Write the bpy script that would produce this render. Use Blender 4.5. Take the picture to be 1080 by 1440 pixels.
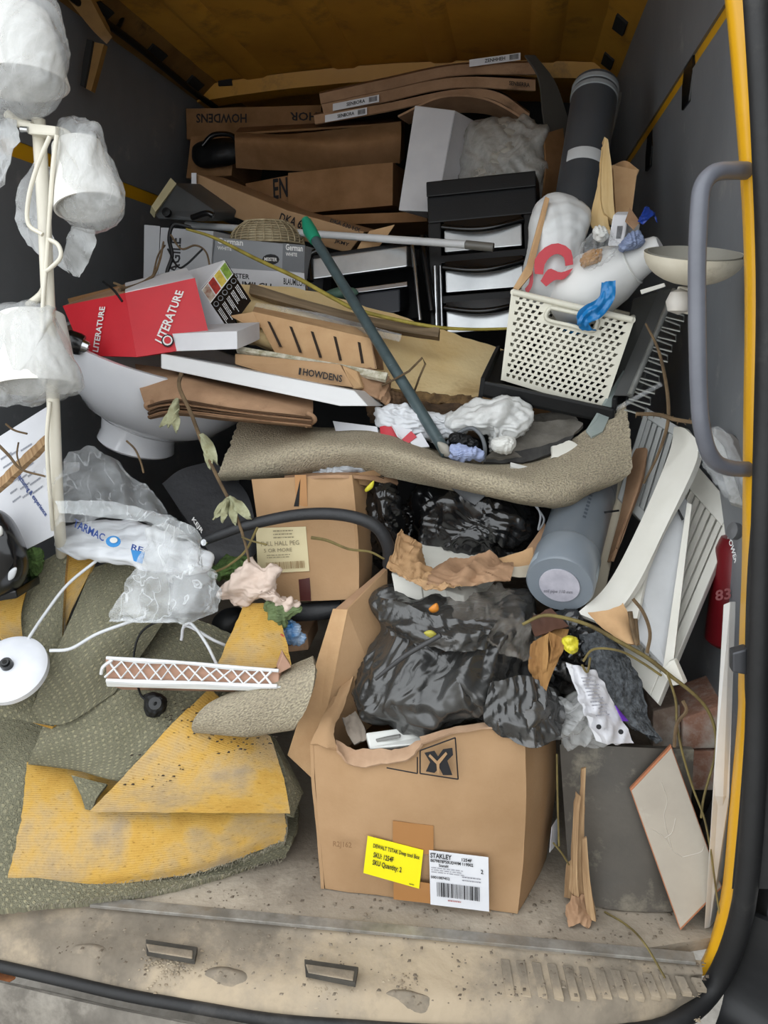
import bpy, bmesh, math, random
import numpy as np
from mathutils import Vector, Matrix

for o in list(bpy.data.objects):
    bpy.data.objects.remove(o)
random.seed(7)
scene = bpy.context.scene
COL = scene.collection

# ---------------------------------------------------------------- camera, sky, exposure
FPX = 1082.0
CAM = np.array([0.0, -1.09, 0.95])
YAW, PITCH = math.radians(9.46), math.radians(13.0)
FW = np.array([-math.sin(YAW)*math.cos(PITCH), math.cos(YAW)*math.cos(PITCH), -math.sin(PITCH)])
RT = np.array([math.cos(YAW), math.sin(YAW), 0.0])
UP = np.cross(RT, FW)
cam_data = bpy.data.cameras.new('camera')
cam = bpy.data.objects.new('camera', cam_data)
COL.objects.link(cam)
cam_data.sensor_fit = 'VERTICAL'
cam_data.sensor_height = 36.0
cam_data.lens = FPX/1440*36.0
cam_data.clip_start = 0.02
m = Matrix((RT, UP, -FW)).transposed().to_4x4()
m.translation = Vector(CAM)
cam.matrix_world = m
scene.camera = cam

world = bpy.data.worlds.new('overcast_sky')
scene.world = world
world.use_nodes = True
bg = world.node_tree.nodes['Background']
bg.inputs[0].default_value = (0.93, 0.97, 1.0, 1)
bg.inputs[1].default_value = 1.0

scene.view_settings.view_transform = 'Standard'
scene.view_settings.look = 'None'
scene.view_settings.gamma = 1.0
scene.view_settings.use_curve_mapping = False
scene.view_settings.exposure = 1.3

# ---------------------------------------------------------------- measuring helpers
def ray(px, py):
    return FW*FPX + RT*(px-540) + UP*(720-py)

def Q(t):
    """a spot seen in the photograph, put at its own distance: (px, py, y) or (px, py, axis, value)"""
    d = ray(t[0], t[1])
    k, v = (1, t[2]) if len(t) == 3 else ('xyz'.index(t[2]), t[3])
    return CAM + d*((v-CAM[k])/d[k])

def V3(*a):
    return np.array(a, float)

def onplane(plane, px, py):
    p0, n = plane
    d = ray(px, py)
    return CAM + d*(np.dot(p0-CAM, n)/np.dot(d, n))

def plane_of(a, b, c):
    n = np.cross(b-a, c-a)
    n = n/np.linalg.norm(n)
    if np.dot(n, CAM-a) < 0:
        n = -n
    return (a, n)

def unit(v):
    return v/max(np.linalg.norm(v), 1e-9)

# ---------------------------------------------------------------- noise (numpy gradient noise)
_r = np.random.RandomState(3)
_perm = _r.permutation(256)
_perm = np.concatenate([_perm, _perm, _perm])
_g = _r.randn(256, 3)
_g /= np.linalg.norm(_g, axis=1)[:, None]
def pn(p):
    p = np.asarray(p, float)
    i = np.floor(p).astype(int)
    f = p-i
    u = f*f*f*(f*(f*6-15)+10)
    i &= 255
    def gr(a, b, c):
        h = _perm[_perm[_perm[(i[:, 0]+a) & 255]+((i[:, 1]+b) & 255)]+((i[:, 2]+c) & 255)]
        return np.einsum('ij,ij->i', _g[h], f-np.array([a, b, c]))
    def lp(a, b, t): return a+(b-a)*t
    x = [lp(gr(0, b, c), gr(1, b, c), u[:, 0]) for b, c in ((0, 0), (1, 0), (0, 1), (1, 1))]
    return lp(lp(x[0], x[1], u[:, 1]), lp(x[2], x[3], u[:, 1]), u[:, 2])

def fbm(p, o=3):
    return sum(pn(p*2**k+k*7.3)/2**k for k in range(o))

def ridged(p, o=3):
    w = p+0.35*np.stack([pn(p*.8+5), pn(p*.8+11), pn(p*.8+17)], 1)
    return sum((1-np.abs(pn(w*2.1**k+k*3.7))*2.6)/1.9**k for k in range(o))-0.6

def crease(p, seed=0, f0=6, fold=None, K=7):
    """straight-edged folds of thin film: warped triangle waves in several directions, each fading in and out"""
    rs = np.random.RandomState(int(seed*13+5) % 9973)
    w = p+.035*np.stack([pn(p*4+seed), pn(p*4+seed+11), pn(p*4+seed+23)], 1)
    d = np.zeros(len(p))
    f = f0
    for k in range(K):
        v = rs.randn(3)
        if fold is not None:
            fd = np.array(fold, float)/np.linalg.norm(fold)
            v = v-fd*np.dot(v, fd)*(.85 if k < 4 else .5)
        v /= np.linalg.norm(v)
        t = w@v*f+rs.rand()+1.1*pn(p*f*.33+k*3.1+seed)
        tri = 2*np.abs(t-np.floor(t)-.5)
        m = np.clip(.45+1.5*pn(p*f*.4+k*9.7+seed), 0, 1)
        d += (tri-.5)*m*(f0/f)**.85
        f *= 1.5
    return d

# ---------------------------------------------------------------- materials
def hexc(h):
    def s(v):
        v /= 255
        return v/12.92 if v <= .04045 else ((v+.055)/1.055)**2.4
    return tuple(s(int(h[i:i+2], 16)) for i in (0, 2, 4))+(1,)

MATS = {}
def M(key, col=None, rough=.7, col2=None, vs=6, bump=0, bs=150, metal=0, spec=.5, alpha=1, trans=0, dirt=None, dirts=3, dirtk=.5, coat=0,
      bumptype='FBM', dist=.004, sub=0):
    if key in MATS:
        return MATS[key]
    mt = bpy.data.materials.new(key)
    mt.use_nodes = True
    nt = mt.node_tree
    N, L = nt.nodes, nt.links
    b = N['Principled BSDF']
    b.inputs['Roughness'].default_value = rough
    b.inputs['Metallic'].default_value = metal
    b.inputs['Specular IOR Level'].default_value = spec
    b.inputs['Alpha'].default_value = alpha
    b.inputs['Transmission Weight'].default_value = trans
    b.inputs['Coat Weight'].default_value = coat
    if sub:
        b.inputs['Subsurface Weight'].default_value = sub
        b.inputs['Subsurface Radius'].default_value = (.02, .02, .02)
    c1 = hexc(col)
    c2 = hexc(col2) if col2 else tuple(v*.8 for v in c1[:3])+(1,)
    tc = N.new('ShaderNodeTexCoord')
    nz = N.new('ShaderNodeTexNoise')
    nz.inputs['Scale'].default_value = vs
    nz.inputs['Detail'].default_value = 5
    nz.inputs['Roughness'].default_value = .6
    L.new(tc.outputs['Object'], nz.inputs['Vector'])
    rp = N.new('ShaderNodeValToRGB')
    rp.color_ramp.elements[0].position = .35
    rp.color_ramp.elements[1].position = .65
    rp.color_ramp.elements[0].color = c2
    rp.color_ramp.elements[1].color = c1
    L.new(nz.outputs['Fac'], rp.inputs['Fac'])
    out = rp.outputs['Color']
    if dirt:
        n2 = N.new('ShaderNodeTexNoise')
        n2.inputs['Scale'].default_value = dirts
        n2.inputs['Detail'].default_value = 8
        n2.inputs['Roughness'].default_value = .7
        L.new(tc.outputs['Object'], n2.inputs['Vector'])
        r2 = N.new('ShaderNodeValToRGB')
        r2.color_ramp.elements[0].position = dirtk
        r2.color_ramp.elements[1].position = dirtk+.15
        L.new(n2.outputs['Fac'], r2.inputs['Fac'])
        mx = N.new('ShaderNodeMixRGB')
        mx.inputs['Color2'].default_value = hexc(dirt)
        L.new(r2.outputs['Color'], mx.inputs['Fac'])
        L.new(out, mx.inputs['Color1'])
        out = mx.outputs['Color']
    L.new(out, b.inputs['Base Color'])
    if bump:
        n3 = N.new('ShaderNodeTexNoise')
        n3.noise_type = bumptype
        n3.inputs['Scale'].default_value = bs
        n3.inputs['Detail'].default_value = 3
        if bumptype != 'FBM':
            n3.inputs['Distortion'].default_value = .6
        L.new(tc.outputs['Object'], n3.inputs['Vector'])
        bp = N.new('ShaderNodeBump')
        bp.inputs['Strength'].default_value = bump
        bp.inputs['Distance'].default_value = dist
        L.new(n3.outputs['Fac'], bp.inputs['Height'])
        L.new(bp.outputs['Normal'], b.inputs['Normal'])
    MATS[key] = mt
    return mt

def uvmat(key, build, rough=.95):
    """material driven by the sheet's own uv (metres along the cloth)"""
    if key in MATS:
        return MATS[key]
    mt = bpy.data.materials.new(key)
    mt.use_nodes = True
    nt = mt.node_tree
    b = nt.nodes['Principled BSDF']
    b.inputs['Roughness'].default_value = rough
    b.inputs['Specular IOR Level'].default_value = .15
    uv = nt.nodes.new('ShaderNodeUVMap')
    build(nt, b, uv.outputs['UV'])
    MATS[key] = mt
    return mt

def _n(nt, t, **k):
    n = nt.nodes.new(t)
    for a, v in k.items():
        if a in n.inputs:
            n.inputs[a].default_value = v
        else:
            setattr(n, a, v)
    return n

def _ramp(nt, fac, stops):
    r = nt.nodes.new('ShaderNodeValToRGB')
    e = r.color_ramp.elements
    while len(e) < len(stops):
        e.new(.5)
    for el, (p, c) in zip(e, stops):
        el.position = p
        el.color = hexc(c)
    nt.links.new(fac, r.inputs['Fac'])
    return r.outputs['Color']

def _mix(nt, fac, a, b, mode='MIX'):
    mx = nt.nodes.new('ShaderNodeMixRGB')
    mx.blend_type = mode
    for s, v in (('Fac', fac), ('Color1', a), ('Color2', b)):
        if isinstance(v, (int, float)):
            mx.inputs[s].default_value = v
        elif isinstance(v, str):
            mx.inputs[s].default_value = hexc(v)
        else:
            nt.links.new(v, mx.inputs[s])
    return mx.outputs['Color']

def _carpet(nt, b, uv):
    L = nt.links
    vo = _n(nt, 'ShaderNodeTexVoronoi', Scale=88, Randomness=.22)
    mp = _n(nt, 'ShaderNodeMapping')
    mp.inputs['Rotation'].default_value = (0, 0, .6)
    L.new(uv, mp.inputs['Vector'])
    L.new(mp.outputs['Vector'], vo.inputs['Vector'])
    dots = _ramp(nt, vo.outputs['Distance'], [(.14, 'ffffff'), (.34, '000000')])
    nz = _n(nt, 'ShaderNodeTexNoise', Scale=7, Detail=6, Roughness=.65)
    L.new(uv, nz.inputs['Vector'])
    base = _ramp(nt, nz.outputs['Fac'], [(.3, '767464'), (.7, '908e7e')])
    dotc = _ramp(nt, nz.outputs['Fac'], [(.3, 'aaa48a'), (.7, 'c2bca2')])
    fz = _n(nt, 'ShaderNodeTexNoise', Scale=420, Detail=2)
    L.new(uv, fz.inputs['Vector'])
    nz2 = _n(nt, 'ShaderNodeTexNoise', Scale=3.5, Detail=3)
    L.new(uv, nz2.inputs['Vector'])
    fade = _ramp(nt, nz2.outputs['Fac'], [(.35, '707070'), (.6, 'ffffff')])
    df = _mix(nt, 1.0, dots, fade, 'MULTIPLY')
    c = _mix(nt, df, base, dotc)
    c = _mix(nt, .45, c, _ramp(nt, fz.outputs['Fac'], [(.3, '4a4a3c'), (.7, 'c4c0a8')]), 'OVERLAY')
    L.new(c, b.inputs['Base Color'])
    bp = _n(nt, 'ShaderNodeBump', Strength=.9, Distance=.004)
    L.new(fz.outputs['Fac'], bp.inputs['Height'])
    bp2 = _n(nt, 'ShaderNodeBump', Strength=.5, Distance=.003)
    L.new(dots, bp2.inputs['Height'])
    L.new(bp.outputs['Normal'], bp2.inputs['Normal'])
    L.new(bp2.outputs['Normal'], b.inputs['Normal'])

def _plaincarpet(nt, b, uv):
    L = nt.links
    fz = _n(nt, 'ShaderNodeTexNoise', Scale=260, Detail=3)
    L.new(uv, fz.inputs['Vector'])
    nz = _n(nt, 'ShaderNodeTexNoise', Scale=6, Detail=5)
    L.new(uv, nz.inputs['Vector'])
    base = _ramp(nt, nz.outputs['Fac'], [(.3, 'a0978a'), (.7, 'bcb4a4')])
    c = _mix(nt, .55, base, _ramp(nt, fz.outputs['Fac'], [(.3, '55503f'), (.7, 'd0cab4')]), 'OVERLAY')
    L.new(c, b.inputs['Base Color'])
    bp = _n(nt, 'ShaderNodeBump', Strength=1.0, Distance=.005)
    L.new(fz.outputs['Fac'], bp.inputs['Height'])
    L.new(bp.outputs['Normal'], b.inputs['Normal'])

def _backing(nt, b, uv):
    L = nt.links
    wv = _n(nt, 'ShaderNodeTexWave', Scale=85, Distortion=3.0)
    wv.bands_direction = 'Y'
    wv.inputs['Detail Scale'].default_value = 6
    L.new(uv, wv.inputs['Vector'])
    fz = _n(nt, 'ShaderNodeTexNoise', Scale=300, Detail=3)
    mp = _n(nt, 'ShaderNodeMapping')
    mp.inputs['Scale'].default_value = (.35, 1, 1)
    L.new(uv, mp.inputs['Vector'])
    L.new(mp.outputs['Vector'], fz.inputs['Vector'])
    nz = _n(nt, 'ShaderNodeTexNoise', Scale=6.5, Detail=5, Roughness=.6)
    L.new(uv, nz.inputs['Vector'])
    base = _ramp(nt, nz.outputs['Fac'], [(.34, 'b38a40'), (.44, 'bf994e'), (.52, 'b89b68'), (.64, 'a8967c')])
    lines = _ramp(nt, wv.outputs['Fac'], [(.0, 'd8c8a8'), (.35, 'ffffff')])
    c = _mix(nt, .4, base, lines, 'MULTIPLY')
    sp = _ramp(nt, fz.outputs['Fac'], [(.28, '80683f'), (.4, 'ffffff')])
    c = _mix(nt, .5, c, sp, 'MULTIPLY')
    dn = _n(nt, 'ShaderNodeTexNoise', Scale=3.2, Detail=8, Roughness=.75)
    L.new(uv, dn.inputs['Vector'])
    dm = _ramp(nt, dn.outputs['Fac'], [(.47, '000000'), (.66, 'c8c8c8')])
    c = _mix(nt, dm, c, '6f6048')
    L.new(c, b.inputs['Base Color'])
    bp = _n(nt, 'ShaderNodeBump', Strength=.35, Distance=.0012)
    L.new(wv.outputs['Fac'], bp.inputs['Height'])
    bp2 = _n(nt, 'ShaderNodeBump', Strength=.5, Distance=.002)
    L.new(fz.outputs['Fac'], bp2.inputs['Height'])
    L.new(bp.outputs['Normal'], bp2.inputs['Normal'])
    L.new(bp2.outputs['Normal'], b.inputs['Normal'])

def _wood(c1, c2, sc=(3, 60)):
    def f(nt, b, uv):
        L = nt.links
        mp = _n(nt, 'ShaderNodeMapping')
        mp.inputs['Scale'].default_value = (sc[0], sc[1], 1)
        L.new(uv, mp.inputs['Vector'])
        nz = _n(nt, 'ShaderNodeTexNoise', Scale=1, Detail=6, Roughness=.65, Distortion=.3)
        L.new(mp.outputs['Vector'], nz.inputs['Vector'])
        L.new(_ramp(nt, nz.outputs['Fac'], [(.3, c2), (.68, c1)]), b.inputs['Base Color'])
        bp = _n(nt, 'ShaderNodeBump', Strength=.4, Distance=.003)
        L.new(nz.outputs['Fac'], bp.inputs['Height'])
        L.new(bp.outputs['Normal'], b.inputs['Normal'])
    return f

carpet = uvmat('patterned_carpet', _carpet)
plaincarpet = uvmat('beige_carpet', _plaincarpet)
backing = uvmat('carpet_backing', _backing)
oldwood = uvmat('weathered_wood', _wood('8d7a62', '4f4335'))
palewood = uvmat('pale_wood', _wood('d8c092', 'bb9a66', (70, 4)))
splinter = uvmat('splintered_wood', _wood('b39672', '7d6045', (150, 5)))

def card(key, c, c2, **k):
    return M(key, c, .85, c2, 9, .25, 220, spec=.2, dist=.002, **k)
kraft = card('kraft_cardboard', 'aa8a68', 'a0805e', dirt='927252', dirts=5, dirtk=.62)
kraft2 = card('pale_cardboard', 'c4a27a', 'b08c66', dirt='977b5e', dirts=4, dirtk=.6)
kraftd = card('dull_cardboard', '8d6a4a', '785838')
kraftold = card('worn_cardboard', 'a8876a', '8b6d54', dirt='6a5340', dirts=6, dirtk=.6)
black = M('black_plastic', '121315', .5, '0c0d0e', bump=.08, bs=300, spec=.3)
blackgl = M('gloss_black_plastic', '0d0e10', .22)
binbag = M('black_bin_bag', '1b1c1d', .2, '121213', 5, .3, 34, bumptype='RIDGED_MULTIFRACTAL', dist=.003, spec=.8)
binbag2 = M('dusty_bin_bag', '3a3a39', .27, '292928', 4, .3, 30, bumptype='RIDGED_MULTIFRACTAL', dist=.003, spec=.9, dirt='55514c', dirts=5, dirtk=.55)
white = M('white_plastic', 'd4d4d0', .4, 'c7c7c2')
whitecard = M('white_cardboard', 'd2d2d4', .7, 'c2c2c6', 5)
whitepaint = M('white_painted_wood', 'd8d6ce', .5, 'cac8be', 4, .1, 60, dirt='b0a898', dirts=5, dirtk=.62)
ceramic = M('white_ceramic', 'd0d1d5', .12, 'cacbcf', spec=.6, coat=.4)
ivory = M('ivory_plastic', 'd9d4c6', .4, 'cdc7b6')
chrome = M('brushed_steel', 'c6c8ca', .22, 'a8aaac', metal=1)
silver = M('silver_sheet', 'c9cccd', .35, 'b0b3b5', 8, metal=.75)
paper = M('white_paper', 'dcdde0', .8, 'd0d1d6', 6)
ink = M('black_ink', '16161a', .7)
inkw = M('white_ink', 'e8e8e6', .6)
inkb = M('blue_ink', '1c3f86', .6)
inkbl = M('light_blue_ink', '2c83c4', .5)
greypvc = M('grey_pvc', '6a7178', .32, '60676e', 4, spec=.5)
shadedpvc = M('shaded_grey_pvc', '44484d', .45, '3a3e43', 4)  # pipe grey darkened in colour for the shade on the upper pipe
yellowp = M('yellow_van_paint', 'e0a81a', .35, 'd39c14', 3, dirt='8a6a2c', dirts=7, dirtk=.6)
roofp = M('dull_yellow_roof_paint', 'd09a3a', .5, 'b8842e', 3, dirt='8a6428', dirts=4, dirtk=.54)
twig = M('dry_twig', '6e5a40', .85, '4d3d2a', 30)
twigy = M('olive_stem', '776a3c', .8, '574a2a', 30)
leafm = M('dry_leaf', 'a6a88a', .8, '827f5e', 40)
rubber = M('black_rubber', '1d1d1e', .6, '131314', 8, .2, 80, dirt='3c3a38', dirts=5, dirtk=.55)

def filmmat(key, col, alpha, rough=.25, bs=22, bump=.5, lo=None):
    if key in MATS:
        return MATS[key]
    mt = M(key, col, rough, col, bump=.25, bs=bs, bumptype='RIDGED_MULTIFRACTAL', dist=.002, spec=.6)
    nt = mt.node_tree
    b = nt.nodes['Principled BSDF']
    nz = _n(nt, 'ShaderNodeTexNoise', Scale=9, Detail=6, Roughness=.7, Distortion=.8)
    tc = _n(nt, 'ShaderNodeTexCoord')
    nt.links.new(tc.outputs['Object'], nz.inputs['Vector'])
    mr = _n(nt, 'ShaderNodeMapRange')
    mr.inputs[1].default_value = .35
    mr.inputs[2].default_value = .7
    mr.inputs[3].default_value = lo if lo is not None else alpha*.55
    mr.inputs[4].default_value = min(1, alpha*1.35)
    nt.links.new(nz.outputs['Fac'], mr.inputs[0])
    nd = _n(nt, 'ShaderNodeTexNoise', Scale=7, Detail=2)
    nt.links.new(tc.outputs['Object'], nd.inputs['Vector'])
    ad = _n(nt, 'ShaderNodeMixRGB')
    ad.blend_type = 'ADD'
    ad.inputs['Fac'].default_value = .12
    nt.links.new(tc.outputs['Object'], ad.inputs['Color1'])
    nt.links.new(nd.outputs['Color'], ad.inputs['Color2'])
    mp = _n(nt, 'ShaderNodeMapping')
    mp.inputs['Scale'].default_value = (2.0, 1.4, .5)
    mp.inputs['Rotation'].default_value = (.2, .5, 0)
    nt.links.new(ad.outputs['Color'], mp.inputs['Vector'])
    vo = _n(nt, 'ShaderNodeTexNoise', Scale=13, Detail=2, Roughness=.45)
    nt.links.new(mp.outputs['Vector'], vo.inputs['Vector'])
    sb = _n(nt, 'ShaderNodeMath', operation='SUBTRACT')
    sb.inputs[1].default_value = .5
    nt.links.new(vo.outputs['Fac'], sb.inputs[0])
    ab = _n(nt, 'ShaderNodeMath', operation='ABSOLUTE')
    nt.links.new(sb.outputs[0], ab.inputs[0])
    m2 = _n(nt, 'ShaderNodeMapRange')
    m2.inputs[1].default_value = 0
    m2.inputs[2].default_value = .022
    m2.inputs[3].default_value = min(.6, alpha*(1.9 if alpha < .4 else 1.25))
    m2.inputs[4].default_value = 0
    nt.links.new(ab.outputs[0], m2.inputs[0])
    mxx = _n(nt, 'ShaderNodeMath', operation='MAXIMUM')
    nt.links.new(mr.outputs[0], mxx.inputs[0])
    nt.links.new(m2.outputs[0], mxx.inputs[1])
    nt.links.new(mxx.outputs[0], b.inputs['Alpha'])
    return mt
clearfilm = filmmat('clear_plastic_film', 'dfe2e4', .15, .1)
whitefilm = filmmat('white_plastic_film', 'd0d2d2', .42, .2, lo=.3)
whitebag = M('crumpled_white_bag', 'd2d4d7', .35, 'c3c6ca', 5, .3, 30, bumptype='RIDGED_MULTIFRACTAL', dist=.003)
greyfilm = filmmat('grey_plastic_film', 'b9b8b4', .6, .3)

# ---------------------------------------------------------------- mesh helpers
def vnorm(V, Fq):
    n = np.zeros_like(V)
    Fq = np.asarray(Fq)
    a, b, c = V[Fq[:, 0]], V[Fq[:, 1]], V[Fq[:, 2]]
    fn = np.cross(b-a, c-a)
    if Fq.shape[1] == 4:
        fn = fn+np.cross(c-a, V[Fq[:, 3]]-a)
    for k in range(Fq.shape[1]):
        np.add.at(n, Fq[:, k], fn)
    return n/np.maximum(np.linalg.norm(n, axis=1), 1e-12)[:, None]

WORLD = {}
def O(name, V, Fc, mat, parent=None, smooth=False, uv=None, bevel=0, mats=None, mi=None):
    V = np.array(V, float)
    base = np.array([(V[:, 0].min()+V[:, 0].max())/2, (V[:, 1].min()+V[:, 1].max())/2, V[:, 2].min()])
    me = bpy.data.meshes.new(name)
    me.from_pydata((V-base).tolist(), [], [tuple(int(i) for i in f) for f in Fc])
    for mm in (mats or [mat]):
        me.materials.append(mm)
    if mi is not None:
        me.polygons.foreach_set('material_index', np.array(mi, np.int32))
    if uv is not None:
        l = me.uv_layers.new(name='UVMap')
        idx = np.zeros(len(me.loops), np.int32)
        me.loops.foreach_get('vertex_index', idx)
        l.data.foreach_set('uv', np.asarray(uv, np.float32)[idx].ravel())
    bm = bmesh.new()
    bm.from_mesh(me)
    bmesh.ops.recalc_face_normals(bm, faces=bm.faces)
    if bevel:
        bmesh.ops.bevel(bm, geom=[e for e in bm.edges if len(e.link_faces) == 2 and e.calc_face_angle(0) > .5],
                        offset=bevel, segments=2, affect='EDGES', profile=.6, clamp_overlap=True)
    bm.to_mesh(me)
    bm.free()
    if smooth:
        me.polygons.foreach_set('use_smooth', np.ones(len(me.polygons), bool))
        if smooth != True:
            me.set_sharp_from_angle(angle=smooth)
    ob = bpy.data.objects.new(name, me)
    COL.objects.link(ob)
    pw = np.zeros(3)
    if parent is not None:
        ob.parent = parent
        pw = WORLD.get(parent.name, np.zeros(3))
    ob.location = Vector(base-pw)
    WORLD[ob.name] = base
    return ob

def tag(o, label, cat, group=None):
    o['label'] = label
    o['category'] = cat
    if group:
        o['group'] = group
    return o

def struct(o, label=None):
    o['kind'] = 'structure'
    if label:
        o['label'] = label
    return o

def thing(name, label, cat, group=None):
    e = bpy.data.objects.new(name, None)
    e.empty_display_size = .05
    COL.objects.link(e)
    WORLD[e.name] = np.zeros(3)
    return tag(e, label, cat, group)

def cr(p, t):
    """Catmull-Rom through the rows of p at parameters t in [0, len-1]"""
    p = np.asarray(p, float)
    n = len(p)
    if n == 1:
        return np.repeat(p, len(t), 0)
    i = np.clip(np.floor(t).astype(int), 0, n-2)
    f = (t-i).reshape((-1,)+(1,)*(p.ndim-1))
    g = lambda k: np.where((k < 0).reshape((-1,)+(1,)*(p.ndim-1)), 2*p[0]-p[1], np.where((k >= n).reshape((-1,)+(1,)*(p.ndim-1)), 2*p[-1]-p[-2], p[np.clip(k, 0, n-1)]))
    a, b, c, d = g(i-1), p[i], p[i+1], g(i+2)
    return .5*((2*b)+(c-a)*f+(2*a-5*b+4*c-d)*f*f+(3*b-a-3*c+d)*f**3)

def lin(p, t):
    p = np.asarray(p, float)
    i = np.clip(np.floor(t).astype(int), 0, len(p)-2)
    f = (t-i).reshape((-1,)+(1,)*(p.ndim-1))
    return p[i]*(1-f)+p[i+1]*f

def sheet(name, rows, mat, parent=None, nu=24, nv=24, th=.006, amp=0, sc=6, kind='soft', rag=0, ragsc=40, backmat=None, linear=False, seed=0,
          smooth=True, fold=None, world=False):
    """cloth, card or film through rows of spots; thickness added away from the viewer"""
    R = np.array([[p if world else Q(p) for p in r] for r in rows], float)
    f = lin if linear else cr
    A = f(R, np.linspace(0, R.shape[0]-1, nv+1))
    B = f(A.transpose(1, 0, 2), np.linspace(0, R.shape[1]-1, nu+1)).transpose(1, 0, 2)
    W, H = nu+1, nv+1
    du = np.linalg.norm(np.diff(B, axis=1), axis=2).mean(0)
    dv = np.linalg.norm(np.diff(B, axis=0), axis=2).mean(1)
    u = np.concatenate([[0], np.cumsum(du)])
    v = np.concatenate([[0], np.cumsum(dv)])
    UVg = np.stack(np.meshgrid(u, v), -1).reshape(-1, 2)
    if rag:
        for sl, ax in ((np.s_[0, :], 'v'), (np.s_[-1, :], 'v'), (np.s_[:, 0], 'u'), (np.s_[:, -1], 'u')):
            e = B[sl]
            dirn = {'v': (B[1]-B[0]), 'u': (B[:, 1]-B[:, 0])}[ax]
            dirn = dirn/np.maximum(np.linalg.norm(dirn, axis=1), 1e-9)[:, None]
            k = (pn(e*ragsc+seed)+.6*pn(e*ragsc*2.7+seed+4))[:, None]
            B[sl] = e+dirn*k*rag
    V = B.reshape(-1, 3)
    Fq = np.array([[j*W+i, j*W+i+1, (j+1)*W+i+1, (j+1)*W+i] for j in range(nv) for i in range(nu)])
    n = vnorm(V, Fq)
    c = V.mean(0)
    if np.dot(n.mean(0), CAM-c) < 0:
        n = -n
    if amp:
        q = V*sc+seed*3.1
        ff = max(sc*.55, 3.5/np.linalg.norm(np.ptp(V, axis=0)))
        d = min(2.2, .36/ff/amp)*crease(V, seed+1.7, ff, fold) if kind == 'bag' else fbm(q)
        V = V+n*(d*amp)[:, None]
        n2 = vnorm(V, Fq)
        n = n2 if np.dot(n2.mean(0), CAM-c) > 0 else -n2
    Bk = V-n*th
    K = len(V)
    rim = [i for i in range(W)]+[j*W+W-1 for j in range(1, H)]+[(H-1)*W+i for i in range(W-2, -1, -1)]+[j*W for j in range(H-2, 0, -1)]
    faces = [tuple(q) for q in Fq]+[tuple(q[::-1]+K) for q in Fq]
    sides = [(rim[k], rim[(k+1) % len(rim)], rim[(k+1) % len(rim)]+K, rim[k]+K) for k in range(len(rim))]
    faces += sides
    ms, mi = None, None
    if backmat:
        ms = [mat, backmat]
        mi = [0]*len(Fq)+[1]*(len(Fq)+len(sides))
    o = O(name, np.concatenate([V, Bk]), faces, mat, parent, .9 if smooth else False, np.concatenate([UVg, UVg]), mats=ms, mi=mi)
    return o

def pillow(name, outline, y0, bulge, mat, parent=None, ky=0, kx=0, n=110, rings=30, amp=.0, sc=8, kind='bag', seed=0, center=None, back=.7, pw=.5, smooth=True, fold=None):
    """inflated body with the given outline; ky, kx tilt it in depth per 100 px"""
    ol = np.array(outline, float)
    c = np.array(center) if center else ol.mean(0)
    cl = np.concatenate([ol[-1:], ol, ol[:2]])
    seg = cr(cl, 1+np.linspace(0, len(ol), n, endpoint=False))
    V, Fq = [], []
    def pt(p, s, sign):
        y = y0+ky*(p[1]-c[1])/100+kx*(p[0]-c[0])/100
        h = bulge*(1-s**2)**pw
        return Q((p[0], p[1], y-(h if sign > 0 else -h*back)))
    rs = np.sin(np.linspace(0, math.pi/2, rings+1))
    V.append(pt(c, 0, 1))
    for s in rs[1:]:
        for e in seg:
            V.append(pt(c+(e-c)*s, s, 1))
    for s in rs[1:-1][::-1]:
        for e in seg:
            V.append(pt(c+(e-c)*s, s, -1))
    V.append(pt(c, 0, -1))
    V = np.array(V)
    R = (len(V)-2)//n
    tri = []
    for r in range(R-1):
        for k in range(n):
            a, b = 1+r*n+k, 1+r*n+(k+1) % n
            Fq.append((a, b, b+n, a+n))
    for k in range(n):
        tri.append((0, 1+(k+1) % n, 1+k))
        tri.append((len(V)-1, 1+(R-1)*n+k, 1+(R-1)*n+(k+1) % n))
    nn = vnorm(V, Fq)
    if np.dot(nn[1+n*2], CAM-V[0]) < 0:
        nn = -nn
    nn[0] = unit(CAM-V[0])
    nn[-1] = -nn[0]
    if amp:
        q = V*sc+seed*5.3
        ff = max(sc*.6, 3.5/np.linalg.norm(np.ptp(V, axis=0)))
        d = min(2.2, .42/ff/amp)*crease(V, seed+.4, ff, fold) if kind == 'bag' else fbm(q)
        V = V+nn*(d*amp)[:, None]
    return O(name, V, [tuple(f) for f in Fq]+tri, mat, parent, smooth)

def prism(name, pts, depth, mat, parent=None, bevel=.003, world=False, uv=False):
    """closed polygon of spots pushed back along depth (vector, or metres away from the viewer along the face normal)"""
    A = np.array([p if world else Q(p) for p in pts])
    if not isinstance(depth, np.ndarray):
        pl = plane_of(A[0], A[1], A[2])
        depth = -pl[1]*depth
    k = len(A)
    V = np.concatenate([A, A+depth])
    F = [tuple(range(k)), tuple(range(2*k-1, k-1, -1))]+[(i, (i+1) % k, (i+1) % k+k, i+k) for i in range(k)]
    u = None
    if uv:
        ex = unit(A[1]-A[0])
        ey = unit(np.cross(np.cross(ex, A[2]-A[0]), ex))
        ez = unit(np.cross(ex, ey))
        u = np.stack([(V-A[0])@ex, (V-A[0])@ey+(V-A[0])@ez], 1)
    return O(name, V, F, mat, parent, False, u, bevel)

def slab(name, pts, th, mat, parent=None, bevel=.001, **k):
    return prism(name, pts, th, mat, parent, bevel, **k)

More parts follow.
